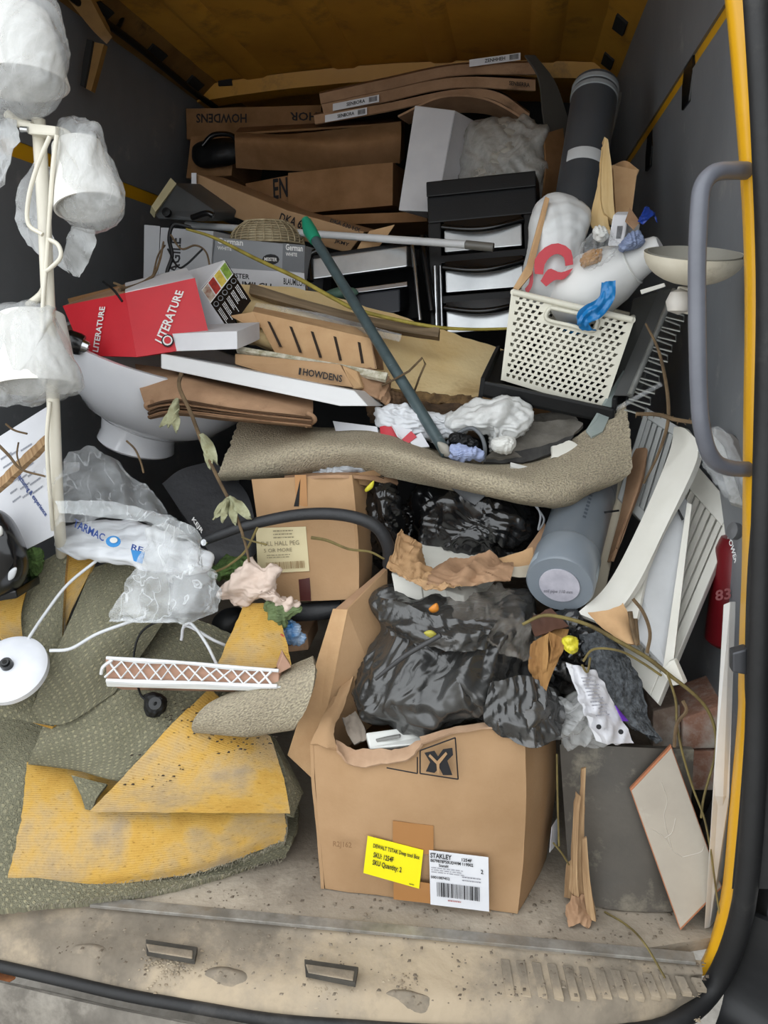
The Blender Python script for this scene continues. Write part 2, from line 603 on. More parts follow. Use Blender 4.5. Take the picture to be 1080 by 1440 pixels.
def pbox(name, TL, TR, BL, depth, mat, parent=None, bevel=.004, dent=0, seed=0, n=8):
    """carton from three front corners and a depth vector; returns object and its front plane"""
    a, b, d = Q(TL), Q(TR), Q(BL)
    depth = np.array(depth, float)
    if not dent:
        o = prism(name, [a, b, b+d-a, d], depth, mat, parent, bevel, world=True)
    else:
        bm = bmesh.new()
        vs = {}
        def g(i, j, k):
            if (i, j, k) not in vs:
                p = a+(b-a)*i/n+(d-a)*j/n+depth*k/n
                vs[(i, j, k)] = bm.verts.new(p)
            return vs[(i, j, k)]
        for i in range(n):
            for j in range(n):
                for k in (0, n):
                    bm.faces.new((g(i, j, k), g(i+1, j, k), g(i+1, j+1, k), g(i, j+1, k)))
                    bm.faces.new((g(i, k, j), g(i+1, k, j), g(i+1, k, j+1), g(i, k, j+1)))
                    bm.faces.new((g(k, i, j), g(k, i+1, j), g(k, i+1, j+1), g(k, i, j+1)))
        V = np.array([v.co[:] for v in bm.verts])
        bm.verts.index_update()
        F = [[v.index for v in f.verts] for f in bm.faces]
        bm.free()
        q = V*7+seed*9.1
        V = V+dent*np.stack([pn(q), pn(q+31), pn(q+57)], 1)
        o = O(name, V, F, mat, parent, .7)
    return o, plane_of(a, b, d)

def tube(name, pts, r, mat, parent=None, n=10, world=False, steps=None, straight=False, smooth=True):
    A = np.array([p if world else Q(p) for p in pts])
    if not straight and len(A) > 2:
        steps = steps or (len(A)-1)*7
        A = cr(A, np.linspace(0, len(A)-1, steps+1))
    rr = np.interp(np.linspace(0, 1, len(A)), np.linspace(0, 1, len(r)), r) if isinstance(r, (list, tuple)) else np.full(len(A), r)
    V, F = [], []
    t = unit(A[1]-A[0])
    nrm = unit(np.cross(t, [0.3, 0.2, 1]) if abs(t[2]) < .95 else np.cross(t, [1, 0, 0]))
    for k in range(len(A)):
        t = unit(A[min(k+1, len(A)-1)]-A[max(k-1, 0)])
        nrm = unit(nrm-t*np.dot(nrm, t))
        bn = np.cross(t, nrm)
        for a in range(n):
            an = 2*math.pi*a/n
            V.append(A[k]+rr[k]*(math.cos(an)*nrm+math.sin(an)*bn))
    for k in range(len(A)-1):
        for a in range(n):
            b = (a+1) % n
            F.append((k*n+a, k*n+b, (k+1)*n+b, (k+1)*n+a))
    F.append(tuple(range(n-1, -1, -1)))
    F.append(tuple((len(A)-1)*n+a for a in range(n)))
    return O(name, V, F, mat, parent, .8 if smooth else False)

def lathe(name, prof, base, axis, mat, parent=None, n=40, sx=1, xdir=None, arc=2*math.pi, smooth=.7):
    """profile (radius, height) turned about axis; sx stretches one cross axis"""
    ax = unit(np.array(axis, float))
    e1 = np.array(xdir, float) if xdir is not None else (np.cross(ax, [0, 1, 0]) if abs(ax[1]) < .9 else np.cross(ax, [1, 0, 0]))
    e1 = unit(e1-ax*np.dot(e1, ax))
    e2 = np.cross(ax, e1)
    full = abs(arc-2*math.pi) < 1e-6
    m = n if full else n+1
    V, F = [], []
    for r, h in prof:
        for k in range(m):
            a = arc*k/n
            V.append(np.array(base)+ax*h+max(r, 1e-5)*(math.cos(a)*e1*sx+math.sin(a)*e2))
    for j in range(len(prof)-1):
        for k in range(n):
            b = (k+1) % m
            F.append((j*m+k, j*m+b, (j+1)*m+b, (j+1)*m+k))
    return O(name, V, F, mat, parent, smooth)

def text(body, plane, quad, mat, parent, name='lettering', off=.0012, bold=.022):
    """flat print filling the quad of photo spots TL, TR, BR, BL on a plane"""
    cu = bpy.data.curves.new('text', 'FONT')
    cu.body = body
    cu.resolution_u = 2
    cu.offset = bold
    ob = bpy.data.objects.new('text', cu)
    me = bpy.data.meshes.new_from_object(ob)
    V = np.array([v.co[:] for v in me.vertices])
    F = [tuple(p.vertices) for p in me.polygons]
    bpy.data.objects.remove(ob)
    bpy.data.curves.remove(cu)
    bpy.data.meshes.remove(me)
    if len(V) == 0:
        return None
    lo, hi = V.min(0), V.max(0)
    u = (V[:, 0]-lo[0])/max(hi[0]-lo[0], 1e-6)
    v = (V[:, 1]-lo[1])/max(hi[1]-lo[1], 1e-6)
    c = [onplane(plane, *q) if len(q) == 2 else np.array(q) for q in quad]
    W = (c[0]*((1-u)*v)[:, None]+c[1]*(u*v)[:, None]+c[2]*(u*(1-v))[:, None]+c[3]*((1-u)*(1-v))[:, None])
    W = W+plane[1]*off
    return O(name, W, F, mat, parent)

def decal(name, plane, quad, mat, parent, off=.0003, th=.0006):
    A = [onplane(plane, *q)+plane[1]*(off+th) for q in quad]
    return prism(name, A, -plane[1]*th, mat, parent, 0, world=True)

def lerpq(quad, u0, v0, u1, v1):
    """sub-quad of a TL TR BR BL quad of spots"""
    q = np.array(quad, float)
    f = lambda u, v: tuple((q[0]*(1-u)+q[1]*u)*(1-v)+(q[3]*(1-u)+q[2]*u)*v)
    return [f(u0, v0), f(u1, v0), f(u1, v1), f(u0, v1)]

def bars(name, plane, quad, mat, parent, seq=None, off=.0012, n=34, seed=1):
    """bar code or rows of fine print as one flat mesh"""
    rnd = random.Random(seed)
    V, F = [], []
    x = 0
    segs = []
    while x < 1:
        w = rnd.choice((.012, .012, .024, .03))
        segs.append((x, min(1, x+w)))
        x += w+rnd.choice((.012, .018, .024))
    for a, b in segs:
        for p in lerpq(quad, a, 0, b, 1):
            V.append(onplane(plane, *p)+plane[1]*off)
        k = len(V)-4
        F.append((k, k+1, k+2, k+3))
    return O(name, V, F, mat, parent)

def fineprint(name, plane, quad, mat, parent, rows=4, seed=1, off=.0011, fill=.45):
    rnd = random.Random(seed)
    V, F = [], []
    for r in range(rows):
        x = 0
        end = rnd.uniform(.6, 1)
        while x < end:
            w = rnd.uniform(.03, .12)
            for p in lerpq(quad, x, (r+.5-fill/2)/rows, min(x+w, end), (r+.5+fill/2)/rows):
                V.append(onplane(plane, *p)+plane[1]*off)
            k = len(V)-4
            F.append((k, k+1, k+2, k+3))
            x += w+.02
    return O(name, V, F, mat, parent)

# ================================================================ THE VAN
floorm = M('dusty_floor', 'a3998a', .9, '877d70', 5, .4, 120, dirt='b2a797', dirts=3, dirtk=.48, spec=.15)
sillm = M('dusty_grey_sill', '9a8e7d', .9, '6e665b', 6, .5, 60, dirt='ac9c85', dirts=4, dirtk=.46, spec=.2)
wallm = M('grey_painted_ply', '787b7f', .5, '6d7074', 4, .12, 30, dirt='929292', dirts=9, dirtk=.6)
bulk = M('dark_bulkhead', '26272a', .7)
groundm = M('concrete_ground', '969189', .9, '7b766e', 20, .5, 80, dirt='a39e95', dirts=6, dirtk=.5)

def wx(z):
    return np.interp(z, [0, .8, 1.3, 1.9], [.375, .37, .345, .29])
def lx(z):
    return -.88-wx(z)

# ground
g = sheet('ground', [[V3(-6, -6, -.55), V3(6, -6, -.55)], [V3(-6, 6, -.55), V3(6, 6, -.55)]], groundm, None, 2, 2, .05, linear=True, world=True)
struct(g, 'grey concrete ground behind the van')
def yf(x): return -.05+.041*(x+.6)
xs = np.linspace(-1.28, .38, 9)
fl = sheet('floor', [[V3(x, yf(x) if x < .3 else .05, 0) for x in xs], [V3(x, 1.1, 0) for x in xs], [V3(x, 2.3, 0) for x in xs]], floorm, None, 60, 60, .02, amp=.0015, sc=20, world=True)
struct(fl, 'dusty grey load floor of the van')
def ys(x): return np.interp(x, [-1.3, -.804, -.542, -.309, -.093, .1, .223, .30, .345], [-.10, -.134, -.155, -.159, -.139, -.112, -.086, -.055, -.012])
xs = np.linspace(-1.28, .322, 14)
sill = sheet('trim_1', [[V3(x, yf(x)+.005, -.004) for x in xs], [V3(x, yf(x)-.012, -.012) for x in xs],
                        [V3(x, yf(x)*.55+ys(x)*.45, -.022) for x in xs], [V3(x, yf(x)*.2+ys(x)*.8, -.034) for x in xs], [V3(x, ys(x), -.062) for x in xs]],
             sillm, None, 120, 24, .012, amp=.004, sc=14, world=True)
struct(sill, 'scuffed grey plastic rear sill covered in dust')
strip = slab('edge_strip', [V3(-.68, yf(-.68)+.012, .004), V3(.312, yf(.312)+.012, .004), V3(.312, yf(.312)-.008, .003), V3(-.68, yf(-.68)-.008, .003)], np.array([0, 0, -.006]),
             M('worn_aluminium', 'a19d96', .5, '7d7972', 30, .3, 60, metal=.4, dirt='8a8072', dirts=8, dirtk=.5), sill, .001, world=True)
for k in range(13):   # moulded grip ribs on the sill
    t = k/12
    x = .02+t*.29
    y0, y1 = yf(x)-.02, ys(x)*.75+yf(x)*.25
    slab('grip_rib', [V3(x-.007, y0, -.0135), V3(x+.007, y0, -.0135), V3(x+.007+.01, y1, -.028), V3(x-.007+.01, y1, -.028)], np.array([0, 0, -.008]), sillm, sill, .001, world=True)
dark = M('dark_hollow', '1c1b1a', .9)
slotm = M('dirty_recess', '4a463f', .9, '35322d', 20)
for (a, b, c, d) in (((205, 1322), (278, 1333), (274, 1352), (206, 1340)), ((428, 1350), (504, 1361), (500, 1384), (430, 1370))):
    q = [Q((*p, 'z', -.014)) for p in (a, b, c, d)]
    lip = slab('latch_slot', [p+V3(0, 0, .002) for p in q], np.array([0, 0, -.008]), slotm, sill, .001, world=True)
    cen = sum(q)/4
    slab('slot_lip', [cen+(p-cen)*np.array([.9, .6, 1])+V3(0, -.004, .0035) for p in q], np.array([0, 0, -.008]), sillm, lip, .002, world=True)
def sz(x, y):
    return np.interp((y-yf(x))/(ys(x)-yf(x)), [0, .1, .45, .8, 1], [-.004, -.012, -.022, -.034, -.062])
for cx, cy, rx, ry, h in ((125, 1332, .05, .014, .009), (318, 1366, .055, .016, .010), (575, 1396, .06, .014, .009)):
    c0 = Q((cx, cy, 'z', -.025))
    G = []
    for v in np.linspace(-1, 1, 13):
        G.append([V3(c0[0]+u*rx, c0[1]+v*ry, sz(c0[0]+u*rx, c0[1]+v*ry)-.005+(h+.005)*max(0, 1-abs(u)**1.3)*max(0, 1-abs(v)**1.6)) for u in np.linspace(-1, 1, 13)])
    sheet('sill_boss', G, sillm, sill, 24, 24, .003, world=True, amp=.0015, sc=40)
sealpts = [V3(x, ys(x)-.006, -.066) for x in np.linspace(-1.28, .27, 14)]+[V3(.345, -.012, -.04)]+[Q(p) for p in ((1044, 1280, -.03), (1060, 1120, -.035), (1066, 950, -.035), (1070, 800, -.035), (1076, 600, -.035), (1080, 400, -.035), (1074, 200, -.035), (1063, 0, -.035), (1050, -200, -.035))]
struct(tube('trim_2', sealpts, [.009]*13+[.013, .017, .017, .016, .015, .014, .014, .014, .014, .014, .014], rubber, None, 12, world=True, steps=110), 'black rubber weather seal around the rear opening')
xs = np.linspace(-1.28, .2, 14)
bl = sheet('bumper', [[V3(x, ys(x)-.014, -.085) for x in xs], [V3(x, ys(x)-.03, -.10) for x in xs], [V3(x, ys(x)-.05, -.30) for x in xs]], M('dusty_bumper', '7d776e', .9, '5a554e', 12, .4, 70, dirt='908a80', dirts=6), None, 40, 8, .02, amp=.003, world=True)
struct(bl, 'dusty black bumper under the sill')

# side walls (plywood panels with a yellow rail between them), bulkhead, roof
def wallsheet(name, fx, z0, z1, y0, y1, mt, parent=None, off=0):
    zs = np.linspace(z0, z1, 5)
    return sheet(name, [[V3(fx(z)+off, y0, z) for z in zs], [V3(fx(z)+off, (y0+y1)/2, z) for z in zs], [V3(fx(z)+off, y1, z) for z in zs]], mt, parent, 8, 8, .012, world=True)
struct(wallsheet('wall_right', wx, -.05, 1.95, -.02, 2.32, M('van_side_steel', '3a3a3c', .6), None, .03), 'steel side of the van behind the panels')
wr = bpy.data.objects['wall_right']
wallsheet('lower_panel', wx, 0, 1.468, .015, 2.3, wallm, wr)
wallsheet('upper_panel', wx, 1.494, 1.86, .015, 2.3, wallm, wr)
wallsheet('yellow_rail', wx, 1.455, 1.508, .015, 2.3, yellowp, wr, .006)
for px, py, h in ((970, 112, .05), (915, 212, .045)):
    p = Q((px, py, 'x', .335))
    pts = [p+V3(-.006, -.04, h), p+V3(-.006, .04, h), p+V3(-.006, .05, 0), p+V3(-.006, .035, -h), p+V3(-.006, -.035, -h), p+V3(-.006, -.05, 0)]
    prism('panel_clip', pts, np.array([.014, 0, 0]), blackgl, wr, .003, world=True)
for px, py in ((1005, 60), (955, 152), (930, 195)):
    p = Q((px, py, 'x', .338))
    prism('rail_slot', [p+V3(-.001, -.02, .006), p+V3(-.001, .02, .006), p+V3(-.001, .02, -.006), p+V3(-.001, -.02, -.006)], np.array([.01, 0, 0]), dark, wr, .001, world=True)
struct(wallsheet('wall_left', lx, -.05, 1.95, -.02, 2.32, MATS['van_side_steel'], None, -.03), 'steel side of the van behind the left panels')
wl = bpy.data.objects['wall_left']
wallsheet('lower_panel', lx, 0, 1.37, -.01, 2.3, wallm, wl)
wallsheet('upper_panel', lx, 1.41, 1.80, -.01, 2.3, wallm, wl)
wallsheet('yellow_rail', lx, 1.36, 1.42, -.01, 2.3, yellowp, wl, -.006)
struct(slab('wall_back', [V3(-1.32, 2.31, 1.95), V3(.42, 2.31, 1.95), V3(.42, 2.31, -.05), V3(-1.32, 2.31, -.05)], .02, bulk, world=True), 'dark bulkhead at the far end of the van')

def rz(x): return 1.868-.045*((x+.44)/.8)**2
xs = np.linspace(-1.25, .37, 9)
roof = sheet('ceiling', [[V3(x, y, rz(x)) for x in xs] for y in (-.03, 1.2, 2.32)], roofp, None, 30, 30, .012, amp=.002, sc=5, world=True)
struct(roof, 'dull yellow bare metal roof of the van')
for yb, hh, ww in ((1.88, .05, .11), (1.0, .03, .09), (.02, .10, .08)):
    sheet('roof_beam', [[V3(x, yb-ww*.55, rz(x)-.004) for x in xs], [V3(x, yb-ww*.4, rz(x)-hh) for x in xs], [V3(x, yb+ww*.35, rz(x)-hh*1.02) for x in xs], [V3(x, yb+ww*.5, rz(x)-.004) for x in xs]],
          M('dull_yellow_beam', 'c8922c', .45, 'b58022', 3, dirt='86601e', dirts=6, dirtk=.55) if yb > 1.5 else roofp, roof, 30, 18, .004, amp=.002, sc=9, world=True, linear=True)
for xb in (-.95, -.62, -.28, .06):
    sheet('roof_swage', [[V3(xb+dx, y, rz(xb+dx)-dz) for dx, dz in ((-.05, .001), (-.03, .010), (.03, .010), (.05, .001))] for y in (1.06, 1.4, 1.82)], roofp, roof, 9, 6, .003, world=True, linear=True)
for k, (px, py) in enumerate(((316, 114), (712, 92), (620, 100), (430, 62), (540, 50))):
    p = Q((px, py, 1.815))
    if k < 1:
        prism('beam_hole', [p+V3(-.026, 0, .014), p+V3(.026, 0, .014), p+V3(.026, 0, -.014), p+V3(-.026, 0, -.014)], np.array([0, .012, 0]), dark, roof, .002, world=True)
# cant rails between roof and walls
brownm = M('brown_primer_rail', '8a6836', .6, '6b4c22', 6, dirt='3e2e18', dirts=6, dirtk=.55)
for s, fx in ((1, wx), (-1, lx)):
    r = sheet('cant_rail', [[V3(fx(1.86)-s*d, y, z) for d, z in ((-.02, 1.775), (.012, 1.79), (.085, 1.845), (.13, 1.872))] for y in (0, 1.1, 2.3)], roofp if s > 0 else brownm, roof, 12, 30, .006, amp=.003, sc=8, world=True, linear=True)
    for y in (1.08, 1.42, 1.72):
        prism('rail_hole', [V3(fx(1.86)-s*.052, y-.05, 1.812), V3(fx(1.86)-s*.052, y+.05, 1.812), V3(fx(1.86)-s*.022, y+.045, 1.788), V3(fx(1.86)-s*.022, y-.045, 1.788)], np.array([s*.01, 0, .012]), dark, r, .001, world=True)
tube('loom', [V3(lx(1.8)+.03, .7, 1.79), V3(lx(1.8)+.05, 1.0, 1.775), V3(lx(1.8)+.045, 1.3, 1.78), V3(lx(1.8)+.04, 1.7, 1.775), V3(lx(1.8)+.04, 2.0, 1.78)], .011, black, roof, 8, world=True)
tube('loom', [(118, 15, 1.08), (140, 35, 1.1), (165, 38, 1.15), (175, 20, 1.2), (190, 2, 1.25)], .006, black, roof, 6)
# brown pull strap bracket on the left wall
st = sheet('strap_bracket', [[(128, 58, 1.0), (146, 62, 1.0)], [(122, 95, 1.0), (136, 100, 1.0)], [(116, 122, 1.0), (128, 128, 1.0)]], brownm, wl, 4, 10, .02)
sheet('strap_bracket', [[(122, 55, .99), (130, 57, .99)], [(116, 90, .99), (124, 93, .99)], [(113, 120, .99), (118, 123, .99)]], dark, wl, 4, 10, .02)
sheet('roof_bracket', [[(96, 0, .95), (128, 0, .95)], [(128, 40, .98), (148, 38, .98)], [(150, 62, 1.0), (158, 52, 1.0)]], brownm, wl, 4, 10, .02)

# right door pillar: yellow painted edge with seal, then the open black door
jm = [(-150, 1000, 1030), (0, 1024, 1047), (200, 1042, 1058), (330, 1050, 1065), (450, 1052, 1069), (600, 1050, 1064), (720, 1049, 1056), (800, 1048, 1050), (880, 1045, 1047), (960, 1043, 1046), (1010, 1042, 1047), (1130, 1031, 1039), (1250, 1020, 1028), (1330, 1000, 1014), (1372, 978, 1002)]
jam = sheet('trim_3', [[(a-5, p, .045), (a, p, .012), (b, p, 0.0), (b+3, p, -.012)] for p, a, b in jm], yellowp, None, 6, 60, .004)
struct(jam, 'yellow painted rear door pillar')
def band(name, ys_, mt, par, x0, x1, y0, y1):
    return sheet(name, [[(b+x0, p, y0), (b+(x0+x1)/2, p, (y0+y1)/2-.006), (b+x1, p, y1)] for p, a, b in jm if ys_[0] <= p <= ys_[1]], mt, par, 6, 50, .006)
struct(band('trim_4', (-200, 1300), rubber, None, 1, 60, -.012, -.05), 'black rubber lined outer door frame')
prism('latch_plate', [(1030, 918, -.02), (1052, 912, -.02), (1052, 950, -.02), (1030, 946, -.02)], .02, M('grey_latch', '55565a', .4, metal=.6), jam, .003)
dm = M('black_door_lining', '1b1c1e', .5, '121315', 6, .2, 40, dirt='4a4a48', dirts=8, dirtk=.64)
door = sheet('door_1', [[V3(.43, -.07, 1.8), V3(.56, -.5, 1.8), V3(.62, -.9, 1.8)], [V3(.47, -.07, .7), V3(.60, -.5, .7), V3(.66, -.9, .7)], [V3(.46, -.07, -.3), V3(.59, -.5, -.3), V3(.65, -.9, -.3)]], dm, None, 12, 16, .04, world=True)
struct(door, 'open right rear door with black lining')
ctop = sheet('trim_5', [[V3(.36, -.01, .1), V3(.47, -.07, .1)], [V3(.36, -.01, -.07), V3(.47, -.09, -.07)], [V3(.30, -.13, -.11), V3(.48, -.16, -.11)], [V3(.30, -.17, -.4), V3(.48, -.20, -.4)]], dm, None, 8, 20, .01, world=True)
struct(ctop, 'scuffed black corner of the rear bumper')

# grey grab handle
h = tag(tube('grab_handle', [(1052, 240, .01), (1030, 240, -.005), (1005, 243, -.03), (988, 262, -.045), (983, 300, -.05), (980, 400, -.05), (983, 560, -.05), (990, 615, -.045), (1003, 646, -.03), (1025, 658, -.01), (1054, 660, .01)],
             .0108, M('grey_handle_paint', '6a6c74', .4, '5e6068', 10, dirt='8d8f95', dirts=14, dirtk=.66), None, 14, steps=60), 'grey curved metal grab handle fixed to the yellow door pillar', 'handle')

# ================================================================ FAR END OF THE LOAD
# long carton at the top left, print upside down
b, pl = pbox('long_carton', (262, 153, 1.72), (452, 148, 1.72), (262, 196, 1.70), (0, .35, 0), kraftd, None, dent=.004, seed=1)
tag(b, 'long brown carton with upside-down lettering at the top left of the far end', 'box')
text('HOWDENS', pl, [(347, 173), (276, 173), (276, 160), (347, 160)], ink, b)
text('HOR', pl, [(446, 170), (408, 170), (408, 158), (446, 158)], ink, b)
b, pl = pbox('brown_carton', (268, 192, 1.6), (332, 188, 1.6), (262, 250, 1.58), (0, .3, 0), kraftd, None, dent=.004, seed=2)
tag(b, 'short brown carton against the left wall behind the black case', 'box')
c = thing('black_case', 'black plastic case with a handle lying in front of the short brown carton', 'case')
pillow('body', [(272, 205), (300, 194), (336, 196), (346, 214), (330, 232), (290, 236), (272, 228)], 1.56, .05, black, c, amp=.008, sc=12, kind='soft')
tube('handle', [(285, 205, 1.50), (300, 190, 1.5), (325, 190, 1.5), (336, 204, 1.5)], .008, blackgl, c, 8)
# big brown carton with bent open flap
b = thing('open_carton', 'wide brown carton with a bowed front flap under the flat packs', 'box')
sheet('front_panel', [[(330, 186, 1.5), (400, 188, 1.48), (470, 182, 1.48), (564, 171, 1.5)], [(330, 200, 1.46), (400, 200, 1.43), (480, 204, 1.43), (564, 195, 1.47)], [(332, 236, 1.52), (400, 240, 1.5), (480, 240, 1.5), (562, 228, 1.52)]], kraftd, b, 24, 16, .006, amp=.003)
sheet('top_panel', [[(340, 176, 1.8), (560, 165, 1.8)], [(330, 187, 1.5), (564, 172, 1.5)]], kraftd, b, 8, 6, .006)
sheet('side_panel', [[(564, 171, 1.5), (569, 168, 1.8)], [(562, 230, 1.52), (569, 222, 1.8)]], kraftd, b, 4, 4, .006)
# carton with heavy letters
b, pl = pbox('sealed_carton', (405, 243, 1.38), (552, 228, 1.38), (405, 302, 1.36), (.02, .3, .02), kraftd, None, dent=.003, seed=3)
tag(b, 'large plain brown carton with bold black letters on its left corner', 'box')
b2, pl2 = pbox('lettered_carton', (345, 258, 1.44), (406, 247, 1.40), (350, 305, 1.42), (0, .25, 0), kraftd, None, dent=.003, seed=4)
tag(b2, 'brown carton end with thick black letters between two plain cartons', 'box')
text('EN', pl2, [(384, 252), (404, 249), (405, 277), (385, 281)], ink, b2)
b, pl = pbox('flat_carton', (430, 304, 1.3), (600, 297, 1.3), (430, 318, 1.29), (0, .3, 0), kraftd, None, dent=.002, seed=5)
tag(b, 'thin flat brown carton lying under the large plain carton', 'box')
# long carton sloping down from the left with faded stamp
a = [(276, 244, 1.22), (405, 296, 1.12), (513, 326, 1.04), (490, 356, 1.04), (400, 332, 1.12), (277, 286, 1.22)]
pl = plane_of(Q(a[0]), Q(a[2]), Q(a[5]))
b = tag(prism('sloping_carton', [onplane(pl, p[0], p[1]) for p in a], np.array([0, .22, .03]), kraft, None, .004, world=True), 'long narrow brown carton sloping down to the right with stamped letters', 'box')
text('DKA 63', pl, [(396, 299), (432, 311), (428, 324), (392, 311)], ink, b)
text('DKA 630 HX', pl, [(466, 307), (508, 321), (506, 327), (464, 312)], ink, b)
text('JKMY', pl, [(472, 336), (492, 342), (490, 348), (470, 342)], ink, b)
slab('end_label', [(269, 243, 1.2), (276, 243, 1.2), (276, 268, 1.2), (269, 266, 1.2)], .003, paper, b)
b = tag(sheet('carton_flap', [[(520, 325, 1.0), (555, 316, 1.02)], [(508, 340, .98), (540, 338, 1.0)], [(500, 356, .98), (528, 352, 1.0)]], kraft2, None, 6, 6, .005, amp=.004), 'torn pale cardboard flap beside the end of the sloping carton', 'cardboard')

# bowed flat packs at the top
def flat(name, label, up, lo, y, par=None, lab=None, seed=0):
    t = thing(name, label, 'flat pack', 'bowed flat packs under the roof')
    n = len(up)
    f = sheet('edge_panel', [[(*p, y) for p in up], [(*p, y-.01) for p in lo]], kraftold, t, 30, 4, .005, amp=.002, seed=seed)
    sheet('face_panel', [[(p[0], p[1]-3, y+.35) for p in up], [(*p, y) for p in up]], kraftold, t, 30, 6, .005)
    for (p0, p1, txt) in lab or []:
        q = [Q((*p0, y-.02)), Q((*p1, y-.02)), Q((p1[0], p1[1]+10, y-.026)), Q((p0[0], p0[1]+10, y-.026))]
        d = slab('shipping_label', q, .001, paper, t, 0, world=True)
        pq = plane_of(q[0], q[1], q[2])
        bars('bar_code', pq, lerpq([p0, p1, (p1[0], p1[1]+10), (p0[0], p0[1]+10)], .78, .15, .96, .85), ink, d)
        text(txt, pq, lerpq([p0, p1, (p1[0], p1[1]+10), (p0[0], p0[1]+10)], .3, .25, .7, .75), ink, d)
    return t
flat('flat_pack', 'topmost bowed flat pack touching the roof beam', [(449, 132), (540, 112), (640, 92), (755, 88)], [(451, 146), (540, 127), (640, 106), (756, 104)], 1.50, lab=[((660, 84), (732, 74), 'ZENHHEH')], seed=1)
t = flat('flat_pack', 'middle bowed flat pack with a white label near its left end', [(452, 147), (540, 128), (640, 109), (753, 112)], [(455, 161), (540, 143), (640, 123), (753, 127)], 1.46, lab=[((468, 146), (533, 133), 'SENBORA')], seed=2)
pq = plane_of(Q((640, 109, 1.44)), Q((753, 112, 1.44)), Q((753, 127, 1.43)))
text('SENBERRA', pq, [(716, 114), (745, 117), (745, 123), (716, 120)], ink, t)
flat('flat_pack', 'lowest bowed flat pack drooping to the right', [(441, 162), (540, 146), (640, 126), (700, 130), (745, 160)], [(443, 174), (540, 157), (640, 136), (698, 142), (741, 172)], 1.43, lab=[((457, 162), (516, 151), 'SENBORA')], seed=3)
s = tag(sheet('curved_board', [[(560, 165, 1.42), (620, 138, 1.4), (680, 140, 1.4), (730, 165, 1.4), (756, 185, 1.4)], [(575, 175, 1.5), (630, 160, 1.5), (690, 162, 1.5), (735, 185, 1.5), (752, 205, 1.5)]], kraftold, None, 24, 6, .006), 'curved brown board arching over the white carton', 'cardboard')
s = tag(sheet('dark_sheet', [[(738, 78, 1.36), (752, 78, 1.38)], [(758, 110, 1.36), (782, 118, 1.4)], [(764, 160, 1.36), (800, 175, 1.42)], [(768, 190, 1.36), (800, 200, 1.42)]], M('dark_grey_board', '4a4742', .8), None, 8, 14, .005, amp=.004), 'dark grey film sheet hanging off the right end of the flat packs', 'plastic sheet')
# white carton standing up
t = thing('white_carton', 'tall plain white carton standing at a tilt beneath the flat packs', 'box')
q = [(583, 148, 1.28), (640, 155, 1.28), (613, 298, 1.16), (560, 296, 1.16)]
prism('body', q, np.array([.10, .22, -.005]), whitecard, t, .004)
pl = plane_of(Q(q[0]), Q(q[1]), Q(q[2]))
decal('fold_line', pl, [(640, 160), (640.8, 160), (615, 296), (614, 296)], M('grey_crease', '9a9a9c', .8), t)
# plastic wrapped roll
t = thing('wrapped_roll', 'pale roll wrapped in crinkled plastic behind the black drawer tower', 'roll')
pillow('roll', [(655, 215), (672, 180), (715, 170), (760, 182), (776, 230), (772, 300), (700, 310), (650, 290)], 1.34, .13, M('greyish_foam', 'a9a59c', .8, '97938a'), t, ky=-.02, amp=.012, sc=9)
pillow('wrapper', [(650, 215), (670, 174), (715, 166), (764, 178), (782, 230), (775, 306), (700, 314), (646, 292)], 1.34, .145, greyfilm, t, ky=-.02, amp=.02, sc=11, seed=2)
sheet('end_board', [[(765, 188, 1.26), (792, 180, 1.32)], [(768, 230, 1.24), (794, 225, 1.3)], [(764, 285, 1.2), (780, 290, 1.26)]], kraftd, t, 6, 10, .006)
# upper soil pipe
t = thing('soil_pipe', 'grey soil pipe, coloured darker as in shade, leaning upright at the back right corner', 'pipe')
a, b = Q((838, 122, 1.06)), Q((806, 330, .86))
ax = unit(b-a); L = np.linalg.norm(b-a)
lathe('pipe_wall', [(.047, 0), (.055, .0), (.0555, .004), (.0555, L), (.047, L)], a, ax, shadedpvc, t)
for h0 in (.008, .028):
    lathe('collar_ring', [(.0555, h0), (.058, h0+.002), (.058, h0+.012), (.0555, h0+.014)], a, ax, M('pale_rubber_ring', '8a8f92', .5), t)
lathe('torn_label', [(.0557, L-.20), (.0563, L-.198), (.0563, L-.17), (.0557, L-.168)], a, ax, M('torn_white_label', 'c9ccce', .8), t, arc=-1.9, xdir=(-1, -.9, .2))
tag(tube('metal_rail', [(872, 132, 1.1), (860, 180, 1.0), (852, 210, .95)], .006, M('dull_metal', '8a8d8c', .5, metal=.6), None, 6), 'thin metal rail between the soil pipe and the right wall', 'rail')

# grey plastic unit at left
t = thing('grey_tool_box', 'dark grey box with a cream lid tilted against the left wall', 'box')
q = [(243, 256, 1.08), (302, 296, 1.05), (288, 312, 1.02), (222, 308, 1.02), (213, 297, 1.02)]
prism('body', q, np.array([.03, .2, .03]), M('grey_hard_plastic', '4a4d4f', .5, '3e4143'), t, .006)
sheet('lid', [[(213, 290, 1.0), (240, 250, 1.07)], [(219, 298, 1.0), (248, 258, 1.07)]], M('cream_plastic', 'b9b08c', .6), t, 6, 4, .03)
p = Q((236, 300, 1.0))
lathe('knob', [(0, 0), (.012, 0), (.012, .012), (0, .014)], p, (0, -1, .2), black, t, 16)
tube('handle', [(270, 306, .99), (290, 300, .98), (300, 303, .98)], .008, blackgl, t, 8)

